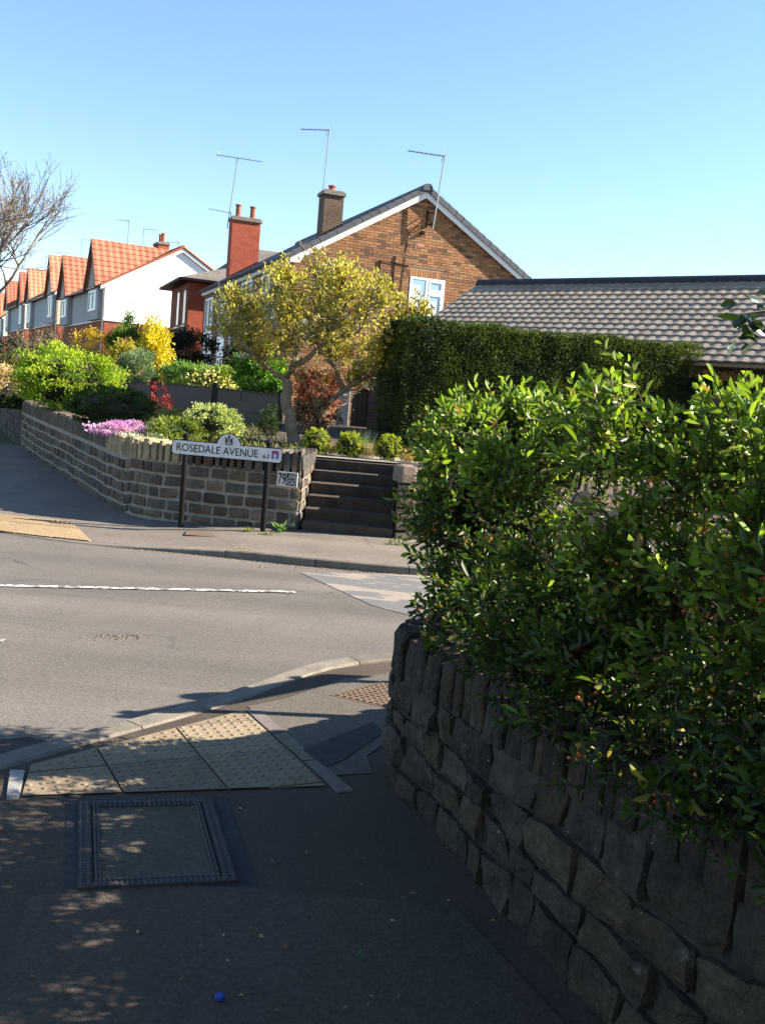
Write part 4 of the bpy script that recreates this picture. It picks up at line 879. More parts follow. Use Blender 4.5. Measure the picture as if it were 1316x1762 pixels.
    if pots: chimney(q(L*.36,Dp/2,zr-.4),1.1,.6,1.0,m_redb2,2,'',a=N2*-1 if False else T2,b=N2,parent=h,pot_h=.5)
    return h
m_redb2 = M('red_brick_base',(.30,.085,.045),.88,brick=(N2,.225,.075,(.27,.13,.08),(.25,.065,.035)),nz=(3,.85,1.12))
q = P(182,487,50); z1 = P(178,549,50).z; zr = P(315,428,51.8).z
semi(q.x,q.y,q.z,zr,z1,1.6,12.5,7.6,m_render,'semi with plain white rendered gable and orange tiled roof, nearest of the row',(.34,.125,.070),1)
q = P(101,500,70); semi(q.x,q.y,q.z,q.z+2.5,P(101,556,70).z,2.0,15,7.6,m_tan,'semi with tan pebbledashed gable and pale orange roof, second of the row',(.43,.19,.105),2)
q = P(45,520,96); semi(q.x,q.y,q.z,q.z+2.9,P(45,565,96).z,2.4,15,7.6,m_cream,'semi with cream gable and red tiled roof, third of the row',(.35,.11,.065),3)
q = P(8,545,124); semi(q.x,q.y,q.z,q.z+3.0,P(8,577,124).z,3,15,8,m_cream,'farthest semi of the row at the left edge of view',(.36,.17,.09),4)
for (x,y,D,h_,dx,l) in ((221,405,53,1.0,-1,'small aerial behind the white gable chimneys'),(246,425,57,1.3,1,'thin pole aerial right of the white house chimney'),(308,432,55,.6,-1,'little aerial behind the white gable apex'),(140,440,74,1.5,1,'aerial above the tan house roof'),(98,455,78,1.2,1,'aerial above the second orange roof')):
    q = P(x,y,D); aerial(q-UP*1.0,1.0+h_*.8,(dx*1.0,.2,0),.75 if D<60 else 1.0,5,l,r=.02,el=.1)
# ================================================================== VEGETATION
m_bark = M('grey_bark',(.17,.13,.09),.95,nz=(12,.6,1.3),bump=(30,.02)); m_twig = M('dark_twig',(.05,.035,.022),.9,nz=(20,.7,1.3)); m_pbark = M('pale_bark',(.20,.16,.105),.9,nz=(8,.6,1.25),bump=(25,.02))
def foliage(root, pts, dirs, ln, wd, cols, mat, six=False, fold=.35, name='foliage', droop=0):
    me = leaf_mesh(name,pts,dirs,ln,wd,cols,fold,six,origin(root),droop); return link(name,me,root,mat,'stuff')
def crook(a,b,n=5,w_=.06,rg=rng):
    a,b = Vector(a),Vector(b); L = (b-a).length
    return [a.lerp(b,k/n)+Vector((rg.gauss(0,1),rg.gauss(0,1),rg.gauss(0,.6)))*(w_*L*(0 if k in (0,n) else 1)) for k in range(n+1)]
# ---- berry hedge on the near wall
hd = thing('berry_hedge',(.9,3.2,.5),'sprawling glossy green berry hedge overhanging the near stone wall','hedge')
m_py = LEAF('hedge_leaf',.38,.42,.35)
def hedge_pts(n, smin, smax, dmin, dmax, ztop_f, zlo_f):
    P_ = []; 
    while len(P_) < n:
        s = rng.uniform(smin,smax); p,nn = fw(s); d = rng.uniform(dmin,dmax); q = p-nn*d
        z = lerp(zlo_f(s,d),ztop_f(q,d),rng.random()**.75); P_.append((q.x,q.y,z,s,d,nn.x,nn.y))
    return P_
sH0 = fw.near(.45,4.4)-.05; sH1 = fw.near(1.35,.9)+.2
def top_h(q,d):
    y = q[1]; b = lerp(1.66,1.53,max(0,min(1,(y-2.6)/1.9))); b -= max(0,(.12-d))*1.5
    return b+noise.noise((q[0]*2.2,q[1]*2.2,3))*.16+noise.noise((q[0]*7,q[1]*7,9))*.05
def low_h(s,d):
    t = max(0,min(1,(s-sC)/2.2)); return (.62 if d>.12 else lerp(.78,.92,1-t))+rng.uniform(-.06,.04)+ (-.0 if s<sC+.6 else -.08*(noise.noise((s*2.5,1,5))>.05))
shoots = []; 
for x,y,z,s,d,nx_,ny_ in hedge_pts(10500,sH0,sH1,-.10,.62,top_h,low_h):
    if y > 4.5 or x < .19+.05*(y-4) and y>3.6: continue
    if 1.2<y<4.05 and z-.6*x>.27 and noise.noise(((y-.12*x)*4.2,(z-.6*x)*3.4,2.2))>(-.08 if y>2.3 else .15): continue
    if d<.2 and noise.noise((x*2.7,y*2.7,z*2.7+5))<-.27: continue
    if y<4 and z>1.1 and noise.noise((x*3.4,y*3.4,z*3.4))>.26: continue
    zt = top_h((x,y),d); t = (z-.6)/max(.2,zt-.6)
    if d>.3 and t<.75 and rng.random()<.35: continue       # hollow inside
    shoots.append((x,y,z,d,t,nx_,ny_))
for x,y,z,s,d,nx_,ny_ in hedge_pts(520,sC+.7,sH1,-.12,.30,lambda q,d: .98,lambda s,d: (.66 if s>sC+1.1 and noise.noise((s*2.2,4,1))>-.1 else .72)+(.1 if d>.1 else 0)):
    shoots.append((x,y,z,d,.2,nx_,ny_))
LP=[]; LD=[]; LC=[]; LLn=[]; tw_mb = MB()
for x,y,z,d,t,nx_,ny_ in shoots:
    out = Vector((nx_,ny_,0)); ax = (out*rng.uniform(-.1,1.0)*(1 if d<.35 else .2)+Vector((rng.gauss(0,.5),rng.gauss(0,.5),rng.uniform(.05,1.3)*(1.0 if t>.6 else .5)))).normalized()
    L = rng.uniform(.09,.20)*(.95 if t>.85 else 1); n = int(rng.uniform(9,16)); b = Vector((x,y,z)); g = rng.random()
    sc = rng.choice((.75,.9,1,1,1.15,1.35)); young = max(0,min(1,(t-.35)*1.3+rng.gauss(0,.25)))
    sx = ax.cross(Vector((.3,.2,1))).normalized(); sy = ax.cross(sx)
    for k in range(n):
        f = (k+.5)/n; an = k*2.4; rad = sx*math.cos(an)+sy*math.sin(an); p = b+ax*(L*f)
        LP.append(p); LD.append(ax*(.35+f*.6)+rad*(1.0-.35*f)); LLn.append(.042*(1.1-.3*f)*rng.uniform(.8,1.3)*sc)
        yy = max(0,min(1,young*.8+(f-.5)*.5)); LC.append(yy)
    if rng.random()<.6: tw_mb.tube([b-ax*.06,b+ax*L],[.003,.0015],3,cap=False)
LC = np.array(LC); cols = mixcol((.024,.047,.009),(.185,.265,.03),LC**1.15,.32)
brn = nr.random(len(LC))<.015; cols[brn] = np.array([.20,.11,.04]); brn = nr.random(len(LC))<.03; cols[brn] = np.array([.30,.27,.05])
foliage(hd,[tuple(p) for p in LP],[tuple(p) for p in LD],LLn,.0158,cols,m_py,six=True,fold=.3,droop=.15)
print('hedge leaves',len(LP))
# woody framework
for k in range(24):
    s = rng.uniform(sC+.15,sH1); p,nn = fw(s); a = V3(p-nn*rng.uniform(.35,.6),.5); q = p-nn*rng.uniform(-.1,.5); b = V3(q,rng.uniform(1.0,1.5)); pts = crook(a,b,6,.09); tw_mb.tube(pts,[lerp(.011,.003,i/6) for i in range(7)],5)
    for j in range(4):
        c = pts[rng.randint(2,5)]; tw_mb.tube(crook(c,c+Vector((rng.gauss(0,.2),rng.gauss(0,.2),rng.uniform(.05,.35))),4,.1),[.006,.005,.004,.003,.002],4)
tw_mb.build('branches',m_twig,hd,kind='stuff')
mb = MB()
for k in range(130):      # berry clusters
    x,y,z,d,t,nx_,ny_ = rng.choice([q for q in shoots if q[3]<.2 and .1<q[4]<.9]); c = Vector((x,y,z))+Vector((nx_,ny_,0))*.05; cc = rng.choice([(.55,.10,.01),(.6,.17,.015),(.4,.04,.01)])
    for j in range(rng.randint(2,7)):
        p = c+Vector((rng.gauss(0,.016),rng.gauss(0,.016),rng.gauss(0,.012))); mb.lathe(p,[(.001,-.0045),(.004,-.002),(.0045,.001),(.002,.004)],6,cc)
mb.build('berries',M('berry_skin',attr=True,rough=.35,spec=.5),hd,kind='stuff')
# ---- clipped conifer hedge right of the steps
ch = thing('conifer_hedge',(2,13.4,GZ),'tall clipped dark green conifer hedge above the wall, right of the steps','hedge')
h0 = Vector((.22,13.72)); h1 = Vector((4.85,15.85)); hdv = (h1-h0).normalized(); hn = Vector((hdv.y,-hdv.x)); HL = (h1-h0).length; HT = .95
def hz(u): return lerp(2.74,2.86,u/HL)
mb = MB(); nx = 24
for i in range(nx):
    u0,u1 = HL*i/nx,HL*(i+1)/nx
def hpt(u,d,z): return V3(h0+hdv*u-hn*d,z)
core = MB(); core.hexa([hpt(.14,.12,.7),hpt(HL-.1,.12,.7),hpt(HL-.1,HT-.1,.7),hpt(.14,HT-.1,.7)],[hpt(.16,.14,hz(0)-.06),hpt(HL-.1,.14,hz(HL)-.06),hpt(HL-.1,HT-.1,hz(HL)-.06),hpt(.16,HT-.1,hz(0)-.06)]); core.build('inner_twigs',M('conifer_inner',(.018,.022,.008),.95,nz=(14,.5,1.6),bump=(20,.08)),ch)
pts=[];drs=[];cv_=[]
def cp(u,d,z,nv):
    b = noise.noise((u*1.3,d*1.3,z*1.3))*.09+noise.noise((u*4,d*4,z*4))*.05+rng.gauss(0,.022); v = hpt(u,d,z)+nv*b
    pts.append(tuple(v)); q = nv*.8+Vector((rng.gauss(0,.5),rng.gauss(0,.5),rng.gauss(.1,.5))); drs.append(tuple(q)); cv_.append(max(0,min(1,.5+1.2*noise.noise((u*2,d*2+7,z*2))+.25*(u/HL-.4))))  # colour shifts paler rightwards, painting the sunlit end into the foliage
n3 = V3(hn,0); e3 = V3(-hdv,0)
def soft(u,z,ztop):    # rounded shoulders
    return max(0,.18-u)**2*3+max(0,z-(ztop-.15))**2*3
for k in range(30000):
    u = rng.uniform(0.0,HL); z = rng.uniform(.78,hz(u)); cp(u,soft(u,z,hz(u)),z,(n3*1+UP*.15).normalized())
for k in range(12000): u = rng.uniform(0,HL); cp(u,rng.uniform(0,HT),hz(u)-rng.uniform(0,.03),UP)
for k in range(5500): z = rng.uniform(.78,hz(0)); cp(soft(1,z,hz(0)),rng.uniform(0,HT),z,e3)
foliage(ch,pts,drs,.055,.02,mixcol((.019,.036,.009),(.070,.095,.017),np.array(cv_),.35),LEAF('conifer_leaf',.2,.7,.2))
c2 = thing('conifer_hedge',(6,15.6,GZ),'lower end of conifer hedge behind the berry hedge at the right edge','hedge'); pts=[];drs=[]
for k in range(5000): u = rng.uniform(HL+.02,HL+5); z = rng.uniform(.9,2.60); pts.append(tuple(hpt(u,.12+rng.gauss(0,.03)+.06*noise.noise((u*2,z*2,0)),z))); drs.append((rng.gauss(.4,.5),rng.gauss(-.9,.5),rng.gauss(.2,.5)))
for k in range(1500): u = rng.uniform(HL+.02,HL+5); pts.append(tuple(hpt(u,rng.uniform(.1,.9),2.60+rng.gauss(0,.03)))); drs.append((rng.gauss(0,.5),rng.gauss(0,.5),1))
foliage(c2,pts,drs,.06,.024,mixcol((.022,.036,.010),(.06,.08,.018),nr.random(len(pts)),.35),LEAF('conifer_leaf'))
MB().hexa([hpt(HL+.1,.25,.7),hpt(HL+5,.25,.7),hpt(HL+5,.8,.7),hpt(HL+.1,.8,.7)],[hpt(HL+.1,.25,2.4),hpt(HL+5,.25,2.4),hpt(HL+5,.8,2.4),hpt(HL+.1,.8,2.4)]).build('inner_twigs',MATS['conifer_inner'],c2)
# ---- magnolia
mg = thing('magnolia_tree',(-1.39,14.55,GZ),'spreading yellow green magnolia tree with pale crooked limbs and last white blooms','tree')
rg = random.Random(21); wood = MB(); tips = []
def limb(px, r0, r1, n=7):
    q = [P(x,y,Y*1.07) for x,y,Y in px]; pts = []
    for i in range(len(q)-1):
        for k in range(4): pts.append(q[i].lerp(q[i+1],k/4)+Vector((rg.gauss(0,.012),rg.gauss(0,.012),rg.gauss(0,.01))))
    pts.append(q[-1]); m = len(pts); wood.tube(pts,[lerp(r0,r1,(i/(m-1))**.8) for i in range(m)],n); return pts
def twig(p, d, L, r, lev):
    pts = [p]; dd = d.normalized(); n = 4
    for k in range(n):
        dd = (dd+Vector((rg.gauss(0,.22),rg.gauss(0,.22),rg.gauss(.10,.15)))).normalized(); pts.append(pts[-1]+dd*(L/n))
    wood.tube(pts,[lerp(r,r*.45,k/n) for k in range(n+1)],4 if r<.012 else 5,cap=False)
    if lev>0:
        for k in range(rg.randint(2,3)):
            a = pts[rg.randint(1,n)]; twig(a,dd+Vector((rg.gauss(0,.75),rg.gauss(0,.75),rg.gauss(.15,.4))),L*rg.uniform(.55,.85),r*.55,lev-1)
    if lev<=1: tips.append((pts[-1],dd)); tips.append((pts[2],dd))
    return pts
trunk = limb([(507,778,13.6),(503,740,13.6),(492,690,13.6),(494,655,13.6)],.105,.075,9)
limbs = [limb([(494,655,13.6),(470,640,13.5),(445,612,13.35),(432,580,13.3),(408,540,13.2)],.05,.016),
 limb([(494,655,13.6),(506,625,13.6),(514,585,13.7),(500,540,13.8),(478,490,13.8)],.062,.02),
 limb([(506,628,13.6),(535,612,13.4),(560,590,13.2),(575,545,13.1),(590,490,13.0)],.05,.018),
 limb([(516,770,13.65),(540,735,13.9),(560,700,14.0),(590,672,14.0),(632,648,14.0),(660,615,13.95),(690,570,13.9)],.062,.018),
 limb([(590,672,14.0),(580,640,14.15),(562,615,14.3),(568,560,14.4),(600,520,14.4)],.045,.018),
 limb([(632,648,14.0),(664,640,13.9),(690,615,13.8),(712,560,13.7)],.04,.016),
 limb([(514,585,13.7),(540,555,14.0),(552,510,14.2),(545,470,14.2)],.035,.015),
 limb([(660,615,13.95),(655,570,14.2),(640,520,14.3)],.03,.014),
 limb([(445,612,13.35),(425,600,13.0),(400,575,12.9)],.03,.014),
 limb([(560,590,13.2),(610,575,13.0),(650,545,12.9)],.03,.014)]
cc = Vector((-1.1,14.6,2.0))
for lb in limbs:
    for k in range(5,len(lb)):
        for r_ in range(2):
            p = lb[k]; d = (p-cc).normalized()+Vector((rg.gauss(0,.5),rg.gauss(0,.5),rg.gauss(.55,.35))); twig(p,d,rg.uniform(.22,.42),.013,2)
wc = P(553,570,14.55)
allp = [p for lb in limbs for p in lb[4:]]+[t_[0] for t_ in tips]
for k in range(620):
    u = Vector((rg.gauss(0,1),rg.gauss(0,1),rg.gauss(0,1))).normalized()*rg.uniform(.5,1.0)**.6
    q = wc+Vector((u.x*1.46,u.y*1.3,u.z*(1.0 if u.z>0 else .66)))
    if q.z < wc.z-.25 and abs(u.x)<.45 and rg.random()<.7: continue
    b = min((allp[rg.randrange(len(allp))] for _ in range(60)),key=lambda a:(a-q).length+(.3 if a.z>q.z else 0))
    if (b-q).length>.7: continue
    wood.tube(crook(b,q,4,.07,rg),[.008,.007,.005,.004,.003],4,cap=False); dd = (q-b).normalized(); tips.append((q,dd)); tips.append((q.lerp(b,.35),dd))
wood.build('trunk',m_pbark,mg)
def in_crown(p):
    q = p-wc; return (q.x/1.6)**2+(q.y/1.42)**2+((q.z)/(1.08 if q.z>0 else .8))**2
LP=[];LD=[];LV=[]
for p,d in tips:
    if in_crown(p)>1.12 or p.x>.62: continue
    for k in range(rg.randint(2,5)):
        LP.append(tuple(p+Vector((rg.gauss(0,.03),rg.gauss(0,.03),rg.gauss(0,.03))))); LD.append(tuple(d*.6+Vector((rg.gauss(0,.6),rg.gauss(0,.6),rg.gauss(.35,.4))))); LV.append(max(0,min(1,.55+.5*noise.noise(p*2.5)+rg.gauss(0,.2))))
print('magnolia tips',len(tips),'leaves',len(LP))
foliage(mg,LP,LD,.068,.030,mixcol((.15,.14,.025),(.50,.42,.09),np.array(LV),.25),LEAF('magnolia_leaf',.4,.55,.3),six=True,fold=.25,droop=.1)
LP=[];LD=[]
for k in range(60):
    p,d = rg.choice(tips)
    if in_crown(p)>1.1: continue
    for j in range(6): a = j*1.05; LP.append(tuple(p)); LD.append((math.cos(a)*.6,math.sin(a)*.6,.9))
foliage(mg,LP,LD,.07,.036,mixcol((.75,.62,.6),(.85,.82,.78),nr.random(len(LP)),.06),LEAF('petal',.3,.6),six=True,name='blossom')
# ---- garden shrubs of the corner plot
def shrub(name, label, cat, px, py, Y, r, n, c1, c2, ln, wd, mat=None, clumps=60, cs=.13, inner=.6, flat=-.35, base=None, group=None, stem=True, six=False, up=0.0, core=0):
    c = P(px,py,Y)
    if name=='box_ball': c.z = GZ+.02+r[2]*.95
    t = thing(name,(c.x,c.y,base if base is not None else GZ),label,cat,group)
    p,d,v = blob(n,c,r,clumps,cs,inner,-1 if flat==-.35 else flat); p[:,2] = np.maximum(p[:,2],(base if base is not None else GZ)+.02); d[:,2] += up
    foliage(t,p,d,ln,wd,mixcol(c1,c2,v,.3),mat or LEAF('shrub_leaf',.35,.55,.3),six=six)
    if core:
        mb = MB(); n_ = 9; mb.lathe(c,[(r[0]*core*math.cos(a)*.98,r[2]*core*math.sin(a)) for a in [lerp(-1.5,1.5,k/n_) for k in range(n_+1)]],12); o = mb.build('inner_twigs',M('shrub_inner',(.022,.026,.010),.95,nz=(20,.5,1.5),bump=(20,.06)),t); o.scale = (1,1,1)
    if stem:
        mb = MB(); b = Vector((c.x,c.y,base if base is not None else GZ))
        for k in range(7):
            e = Vector(p[int(nr.integers(0,n))]); mb.tube(crook(b+Vector((rng.gauss(0,.04),rng.gauss(0,.04),-.05)),b.lerp(e,.85),4,.06),[.02,.016,.012,.008,.005],5,cap=False)
        mb.build('stems',m_twig,t)
    return t
shrub('golden_shrub','large rounded lime green shrub on top of the long wall','shrub',120,655,17.6,(.90,.85,.54),13000,(.10,.20,.012),(.34,.42,.03),.048,.030,clumps=200,cs=.085,inner=.86,core=.78)
shrub('clipped_yew','low dark green clipped conifer mound in front of the lime green shrub','shrub',196,702,14.6,(.62,.52,.28),12000,(.020,.042,.010),(.065,.105,.022),.038,.016,mat=LEAF('conifer_leaf'),clumps=220,cs=.06,inner=.9,core=.85)
shrub('aubrieta','mat of purple aubrieta flowers spilling over the wall corner','flowers',212,738,12.6,(.42,.36,.10),2600,(.44,.18,.50),(.68,.40,.70),.028,.024,clumps=60,cs=.12,stem=False,mat=LEAF('purple_petal',.3,.7))
shrub('silver_alyssum','silvery pale carpeting plant beside the purple flowers','flowers',245,752,12.25,(.26,.2,.06),900,(.35,.38,.32),(.6,.62,.55),.03,.018,stem=False)
shrub('spreading_juniper','bright green feathery juniper behind the left end of the street sign','shrub',303,742,12.5,(.34,.3,.17),2600,(.07,.11,.015),(.24,.28,.04),.05,.016,clumps=70,up=.5)
shrub('pale_conifer','pale sage green flat topped conifer behind the crest of the street sign','shrub',366,724,12.9,(.36,.3,.20),5200,(.24,.29,.10),(.46,.50,.22),.034,.018,clumps=110,cs=.09,inner=.88,core=.8)
shrub('ground_juniper','arching grey green juniper left of the pale conifer','shrub',315,720,13.6,(.34,.28,.10),1400,(.10,.12,.04),(.25,.25,.10),.05,.02,clumps=50)
shrub('white_flowers','small white and yellow flowers between the low conifers','flowers',328,735,12.9,(.3,.2,.05),160,(.7,.66,.45),(.85,.8,.7),.04,.035,stem=False)
shrub('red_acer','thin crimson maple sapling against the grey fence','shrub',272,688,16.5,(.22,.2,.26),240,(.14,.012,.015),(.26,.03,.03),.06,.03,clumps=26)
shrub('golden_conifer','tall bright yellow conifer rising above the fence','tree',268,608,23.5,(.34,.32,.70),5200,(.42,.33,.02),(.66,.54,.05),.07,.045,clumps=70,cs=.17)
shrub('golden_conifer','smaller yellow green bush left of the tall yellow conifer','shrub',212,625,24.5,(.36,.3,.55),2200,(.22,.20,.02),(.42,.36,.05),.07,.045,clumps=40,cs=.16)
shrub('green_conifer','dark fresh green upright shrub behind the yellow conifer','shrub',217,590,27,(.42,.4,.6),3600,(.05,.10,.02),(.13,.22,.03),.08,.045,clumps=50,cs=.16)
shrub('forsythia','loose yellow flowering forsythia behind the lime green shrub','shrub',165,597,27,(.6,.5,.45),2200,(.38,.24,.02),(.55,.38,.03),.06,.035,clumps=60,cs=.12)
shrub('lavender_bush','blue green feathery bush under the yellow conifer','shrub',237,635,22.6,(.40,.3,.42),3400,(.10,.16,.09),(.20,.28,.16),.09,.02,clumps=60,up=.8)
shrub('fence_shrub','bright green grassy shrub with small flowers along the fence top','shrub',322,652,22.3,(.62,.35,.35),4500,(.07,.15,.03),(.20,.32,.07),.10,.022,clumps=70,up=.7)
shrub('fence_roses','cream and yellow flowering bush above the fence beside the magnolia','shrub',377,652,21.6,(.42,.3,.28),3200,(.10,.18,.03),(.26,.34,.08),.07,.03,clumps=60)
shrub('rose_blooms','scattered cream yellow blooms above the grey fence','flowers',365,657,21.2,(.55,.2,.22),130,(.75,.55,.15),(.85,.75,.5),.07,.06,stem=False)
shrub('broad_leaf_shrub','mid green leafy shrub behind the magnolia trunk','shrub',448,642,20.6,(.52,.4,.46),4200,(.05,.12,.02),(.13,.27,.03),.08,.042,clumps=60)
shrub('dark_evergreen','very dark evergreen bush below the red brick bay','shrub',325,600,31,(1.0,.7,.55),4200,(.012,.022,.009),(.03,.045,.015),.09,.05,clumps=60)
shrub('dark_evergreen','dark green bush in front of the brown house side windows','shrub',425,625,23.5,(.55,.4,.6),3200,(.015,.03,.01),(.05,.085,.02),.09,.045,clumps=50)
shrub('tan_shrub','pale tan flowering shrub at the left edge beyond the wall','shrub',12,655,22,(.42,.4,.32),1500,(.42,.28,.14),(.6,.45,.28),.06,.04,clumps=40)
shrub('olive_shrub','dull olive bush at the far left edge above the neighbour wall','shrub',8,628,26,(.6,.5,.28),2200,(.08,.075,.03),(.17,.15,.07),.07,.035,clumps=50)
shrub('wall_ivy','dark ivy hanging over the neighbour wall at the left edge','shrub',20,692,21,(.40,.25,.22),2400,(.02,.03,.012),(.07,.09,.03),.07,.045,clumps=40,stem=False)
shrub('dark_hedge','dark low hedge in front of the distant terrace at the left','hedge',30,605,40,(1.5,.8,.45),2600,(.015,.02,.01),(.04,.045,.02),.12,.06,clumps=60)
shrub('japanese_maple','rusty red Japanese maple beside the magnolia trunk','tree',545,672,15.3,(.38,.34,.30),2200,(.24,.055,.035),(.40,.13,.075),.06,.022,clumps=45,cs=.14)
shrub('pieris_shrub','mixed pink and dark green shrub below the rusty maple','shrub',540,715,14.9,(.34,.28,.25),1500,(.05,.06,.03),(.42,.22,.16),.07,.026,clumps=40,cs=.13)
for px,py,Y,r,l in ((543,777,12.72,.165,'round clipped yellow green box ball nearest the magnolia trunk'),(601,778,12.78,.155,'middle round clipped yellow green box ball above the steps'),(667,785,12.8,.16,'round clipped yellow green box ball nearest the conifer hedge')):
    shrub('box_ball',l,'shrub',px,py,Y,(r,r,r*1.02),2600,(.10,.15,.012),(.40,.42,.04),.022,.014,clumps=160,cs=.07,inner=.9,core=.86,flat=-.9,stem=False,group='clipped box balls')
def tuft(name,label,px,py,Y,n,h,c1,c2,sp,cat='grass tuft',base=GZ,group=None):
    c = P(px,py,Y); t = thing(name,(c.x,c.y,base),label,cat,group); p = np.stack([c.x+nr.normal(0,sp,n),c.y+nr.normal(0,sp,n),np.full(n,base+.01)],1); d = np.stack([nr.normal(0,.4,n),nr.normal(0,.4,n),np.ones(n)],1)
    foliage(t,p,d,h,.006,mixcol(c1,c2,nr.random(n),.3),LEAF('shrub_leaf'),name='blades'); return t
tuft('ornamental_grass','dry tan grass tuft between the first two box balls',572,790,12.95,200,.2,(.16,.13,.06),(.34,.28,.15),.06,group='dry grass tufts')
tuft('ornamental_grass','dry tan grass tuft between middle and right box balls',632,795,13.1,260,.22,(.16,.13,.06),(.34,.28,.15),.07,group='dry grass tufts')
tuft('ornamental_grass','dry tan grass tuft right of the box balls by the hedge',702,792,12.7,260,.2,(.25,.17,.08),(.42,.3,.16),.06,group='dry grass tufts')
tuft('ornamental_grass','thin grey green blades behind the middle box ball',622,770,13.4,120,.34,(.08,.12,.05),(.16,.22,.1),.06,group='dry grass tufts')
t = shrub('dwarf_conifer','small dark conical conifer in the shade of the fence','shrub',463,730,16.8,(.16,.16,.30),1600,(.015,.03,.008),(.04,.07,.015),.04,.018,clumps=60)
# ---- bare twiggy shrubs and the bare tree
def bare(name,label,base,H,spread,seed,lev,r,cat,col_mat,buds=0,bc=(.3,.2,.12),lean=(0,0,1),nb=3,group=None,clear=0):
    rg = random.Random(seed); t = thing(name,base,label,cat,group); mb = MB(); tips = []
    def br(p,d,L,r,l):
        pts=[p]; dd=d.normalized()
        for k in range(4): dd=(dd+Vector((rg.gauss(0,.14),rg.gauss(0,.14),rg.gauss(.03,.1)))).normalized(); pts.append(pts[-1]+dd*L/4)
        mb.tube(pts,[lerp(r,r*.6,k/4) for k in range(5)],6 if r>.03 else 3,cap=False)
        if l<=0: tips.append((pts[-1],dd)); tips.append((pts[2],dd)); return
        for k in range(rg.randint(nb,nb+1)): br(pts[rg.randint(2,4)],dd+Vector((rg.gauss(0,spread),rg.gauss(0,spread),rg.gauss(.12,spread*.6))),L*rg.uniform(.6,.85),r*.58,l-1)
        br(pts[4],dd+Vector((rg.gauss(0,.2),rg.gauss(0,.2),.1)),L*.8,r*.6,l-1)
    if clear: mb.tube(crook(Vector(base)-Vector((0,0,.1)),Vector(base)+Vector(lean)*clear,5,.02,rg),[r*1.35,r*1.25,r*1.2,r*1.12,r*1.05,r],8)
    br(Vector(base)+Vector(lean)*clear-Vector((0,0,.1)),Vector(lean),H*.34,r,lev)
    mb.build('trunk' if cat=='tree' else 'stems',col_mat,t)
    if buds:
        idx = [rg.choice(tips) for _ in range(buds)]; foliage(t,[tuple(a[0]) for a in idx],[tuple(a[1]+Vector((rg.gauss(0,.5),rg.gauss(0,.5),rg.gauss(0,.5)))) for a in idx],.12 if cat=='tree' else .06,.05 if cat=='tree' else .03,mixcol(bc,tuple(x*1.5 for x in bc),nr.random(buds),.3),LEAF('bud_leaf',.3),name='buds')
    return t
q = P(-62,640,52); bare('bare_tree','large bare budding tree at the left edge against the sky',(q.x,q.y,1.6),9.4,.60,17,5,.17,'tree',M('grey_branch',(.21,.165,.13),.9),2200,(.24,.17,.10),lean=(.10,0,1),nb=3,clear=.5)
for k,(px,Y,sd,l) in enumerate(((85,30,5,'bare grey twiggy shrub left, in front of the tan house'),(112,29,6,'tangled leafless shrub before the white and tan houses'),(140,31,8,'brown leafless shrub beside the yellow forsythia'))):
    q = P(px,640,Y); bare('bare_shrub',l,(q.x,q.y,GZ+.1),2.1,.5,sd,4,.03,'shrub',M('grey_twig',(.20,.15,.10),.9),300,(.25,.19,.07),group='leafless shrubs')
q = P(1165,480,60); bare('distant_tree','sparse pinkish treetop just showing above the bungalow ridge',(q.x,q.y,.6),9.1,.45,4,4,.07,'tree',M('grey_branch'),600,(.35,.25,.28))
# ---- garden tree out to the right whose low branch hangs into view and which dapples the pavement
gt_ = thing('garden_tree',(3.9,.9,.5),'dark leafy tree in the near garden, one low branch at the right edge','tree')
rg = random.Random(31); mb = MB(); LP=[];LD=[]
def gbr(p,d,L,r,l):
    pts=[p]; dd=d.normalized()
    for k in range(4): dd=(dd+Vector((rg.gauss(0,.15),rg.gauss(0,.15),rg.gauss(.02,.1)))).normalized(); pts.append(pts[-1]+dd*L/4)
    mb.tube(pts,[lerp(r,r*.6,k/4) for k in range(5)],6 if r>.03 else 4,cap=False)
    if l<=1:
        for a in pts[1:]:
            if a.y>0 and a.x/a.y<.44 or a.y>1.9+.12*a.x: continue
            for k in range(5): LP.append(tuple(a+Vector((rg.gauss(0,.05),rg.gauss(0,.05),rg.gauss(0,.05))))); LD.append((rg.gauss(0,.7),rg.gauss(0,.7),rg.gauss(.1,.5)))
    if l<=0: return
    for k in range(3): gbr(pts[rg.randint(2,4)],dd+Vector((rg.gauss(0,.7),rg.gauss(0,.7),rg.gauss(.1,.4))),L*rg.uniform(.6,.85),r*.6,l-1)
gbr(Vector((3.9,.9,.4)),Vector((-.05,.1,1)),1.7,.11,5)
a = Vector((3.9,.9,1.8)); e = P(1285,540,3.3); pts = crook(a,e+Vector((.25,0,-.02)),6,.03,rg)+[e+Vector((.1,0,.02)),e]; mb.tube(pts,[.03,.027,.024,.02,.016,.013,.010,.008,.005],5)
for k in range(110):
    p = e.lerp(pts[4],rg.random()**1.3*.8)+Vector((rg.gauss(0,.03),rg.gauss(0,.05),rg.gauss(-.02,.045))); LP.append(tuple(p)); LD.append((rg.gauss(-.4,.5),rg.gauss(-.2,.5),rg.gauss(-.05,.5)))
mb.build('trunk',m_bark,gt_); print('garden tree leaves',len(LP))
foliage(gt_,LP,LD,.085,.034,mixcol((.018,.035,.012),(.04,.075,.02),nr.random(len(LP)),.3),LEAF('laurel_leaf',.25,.35,.5),six=True,name='crown')
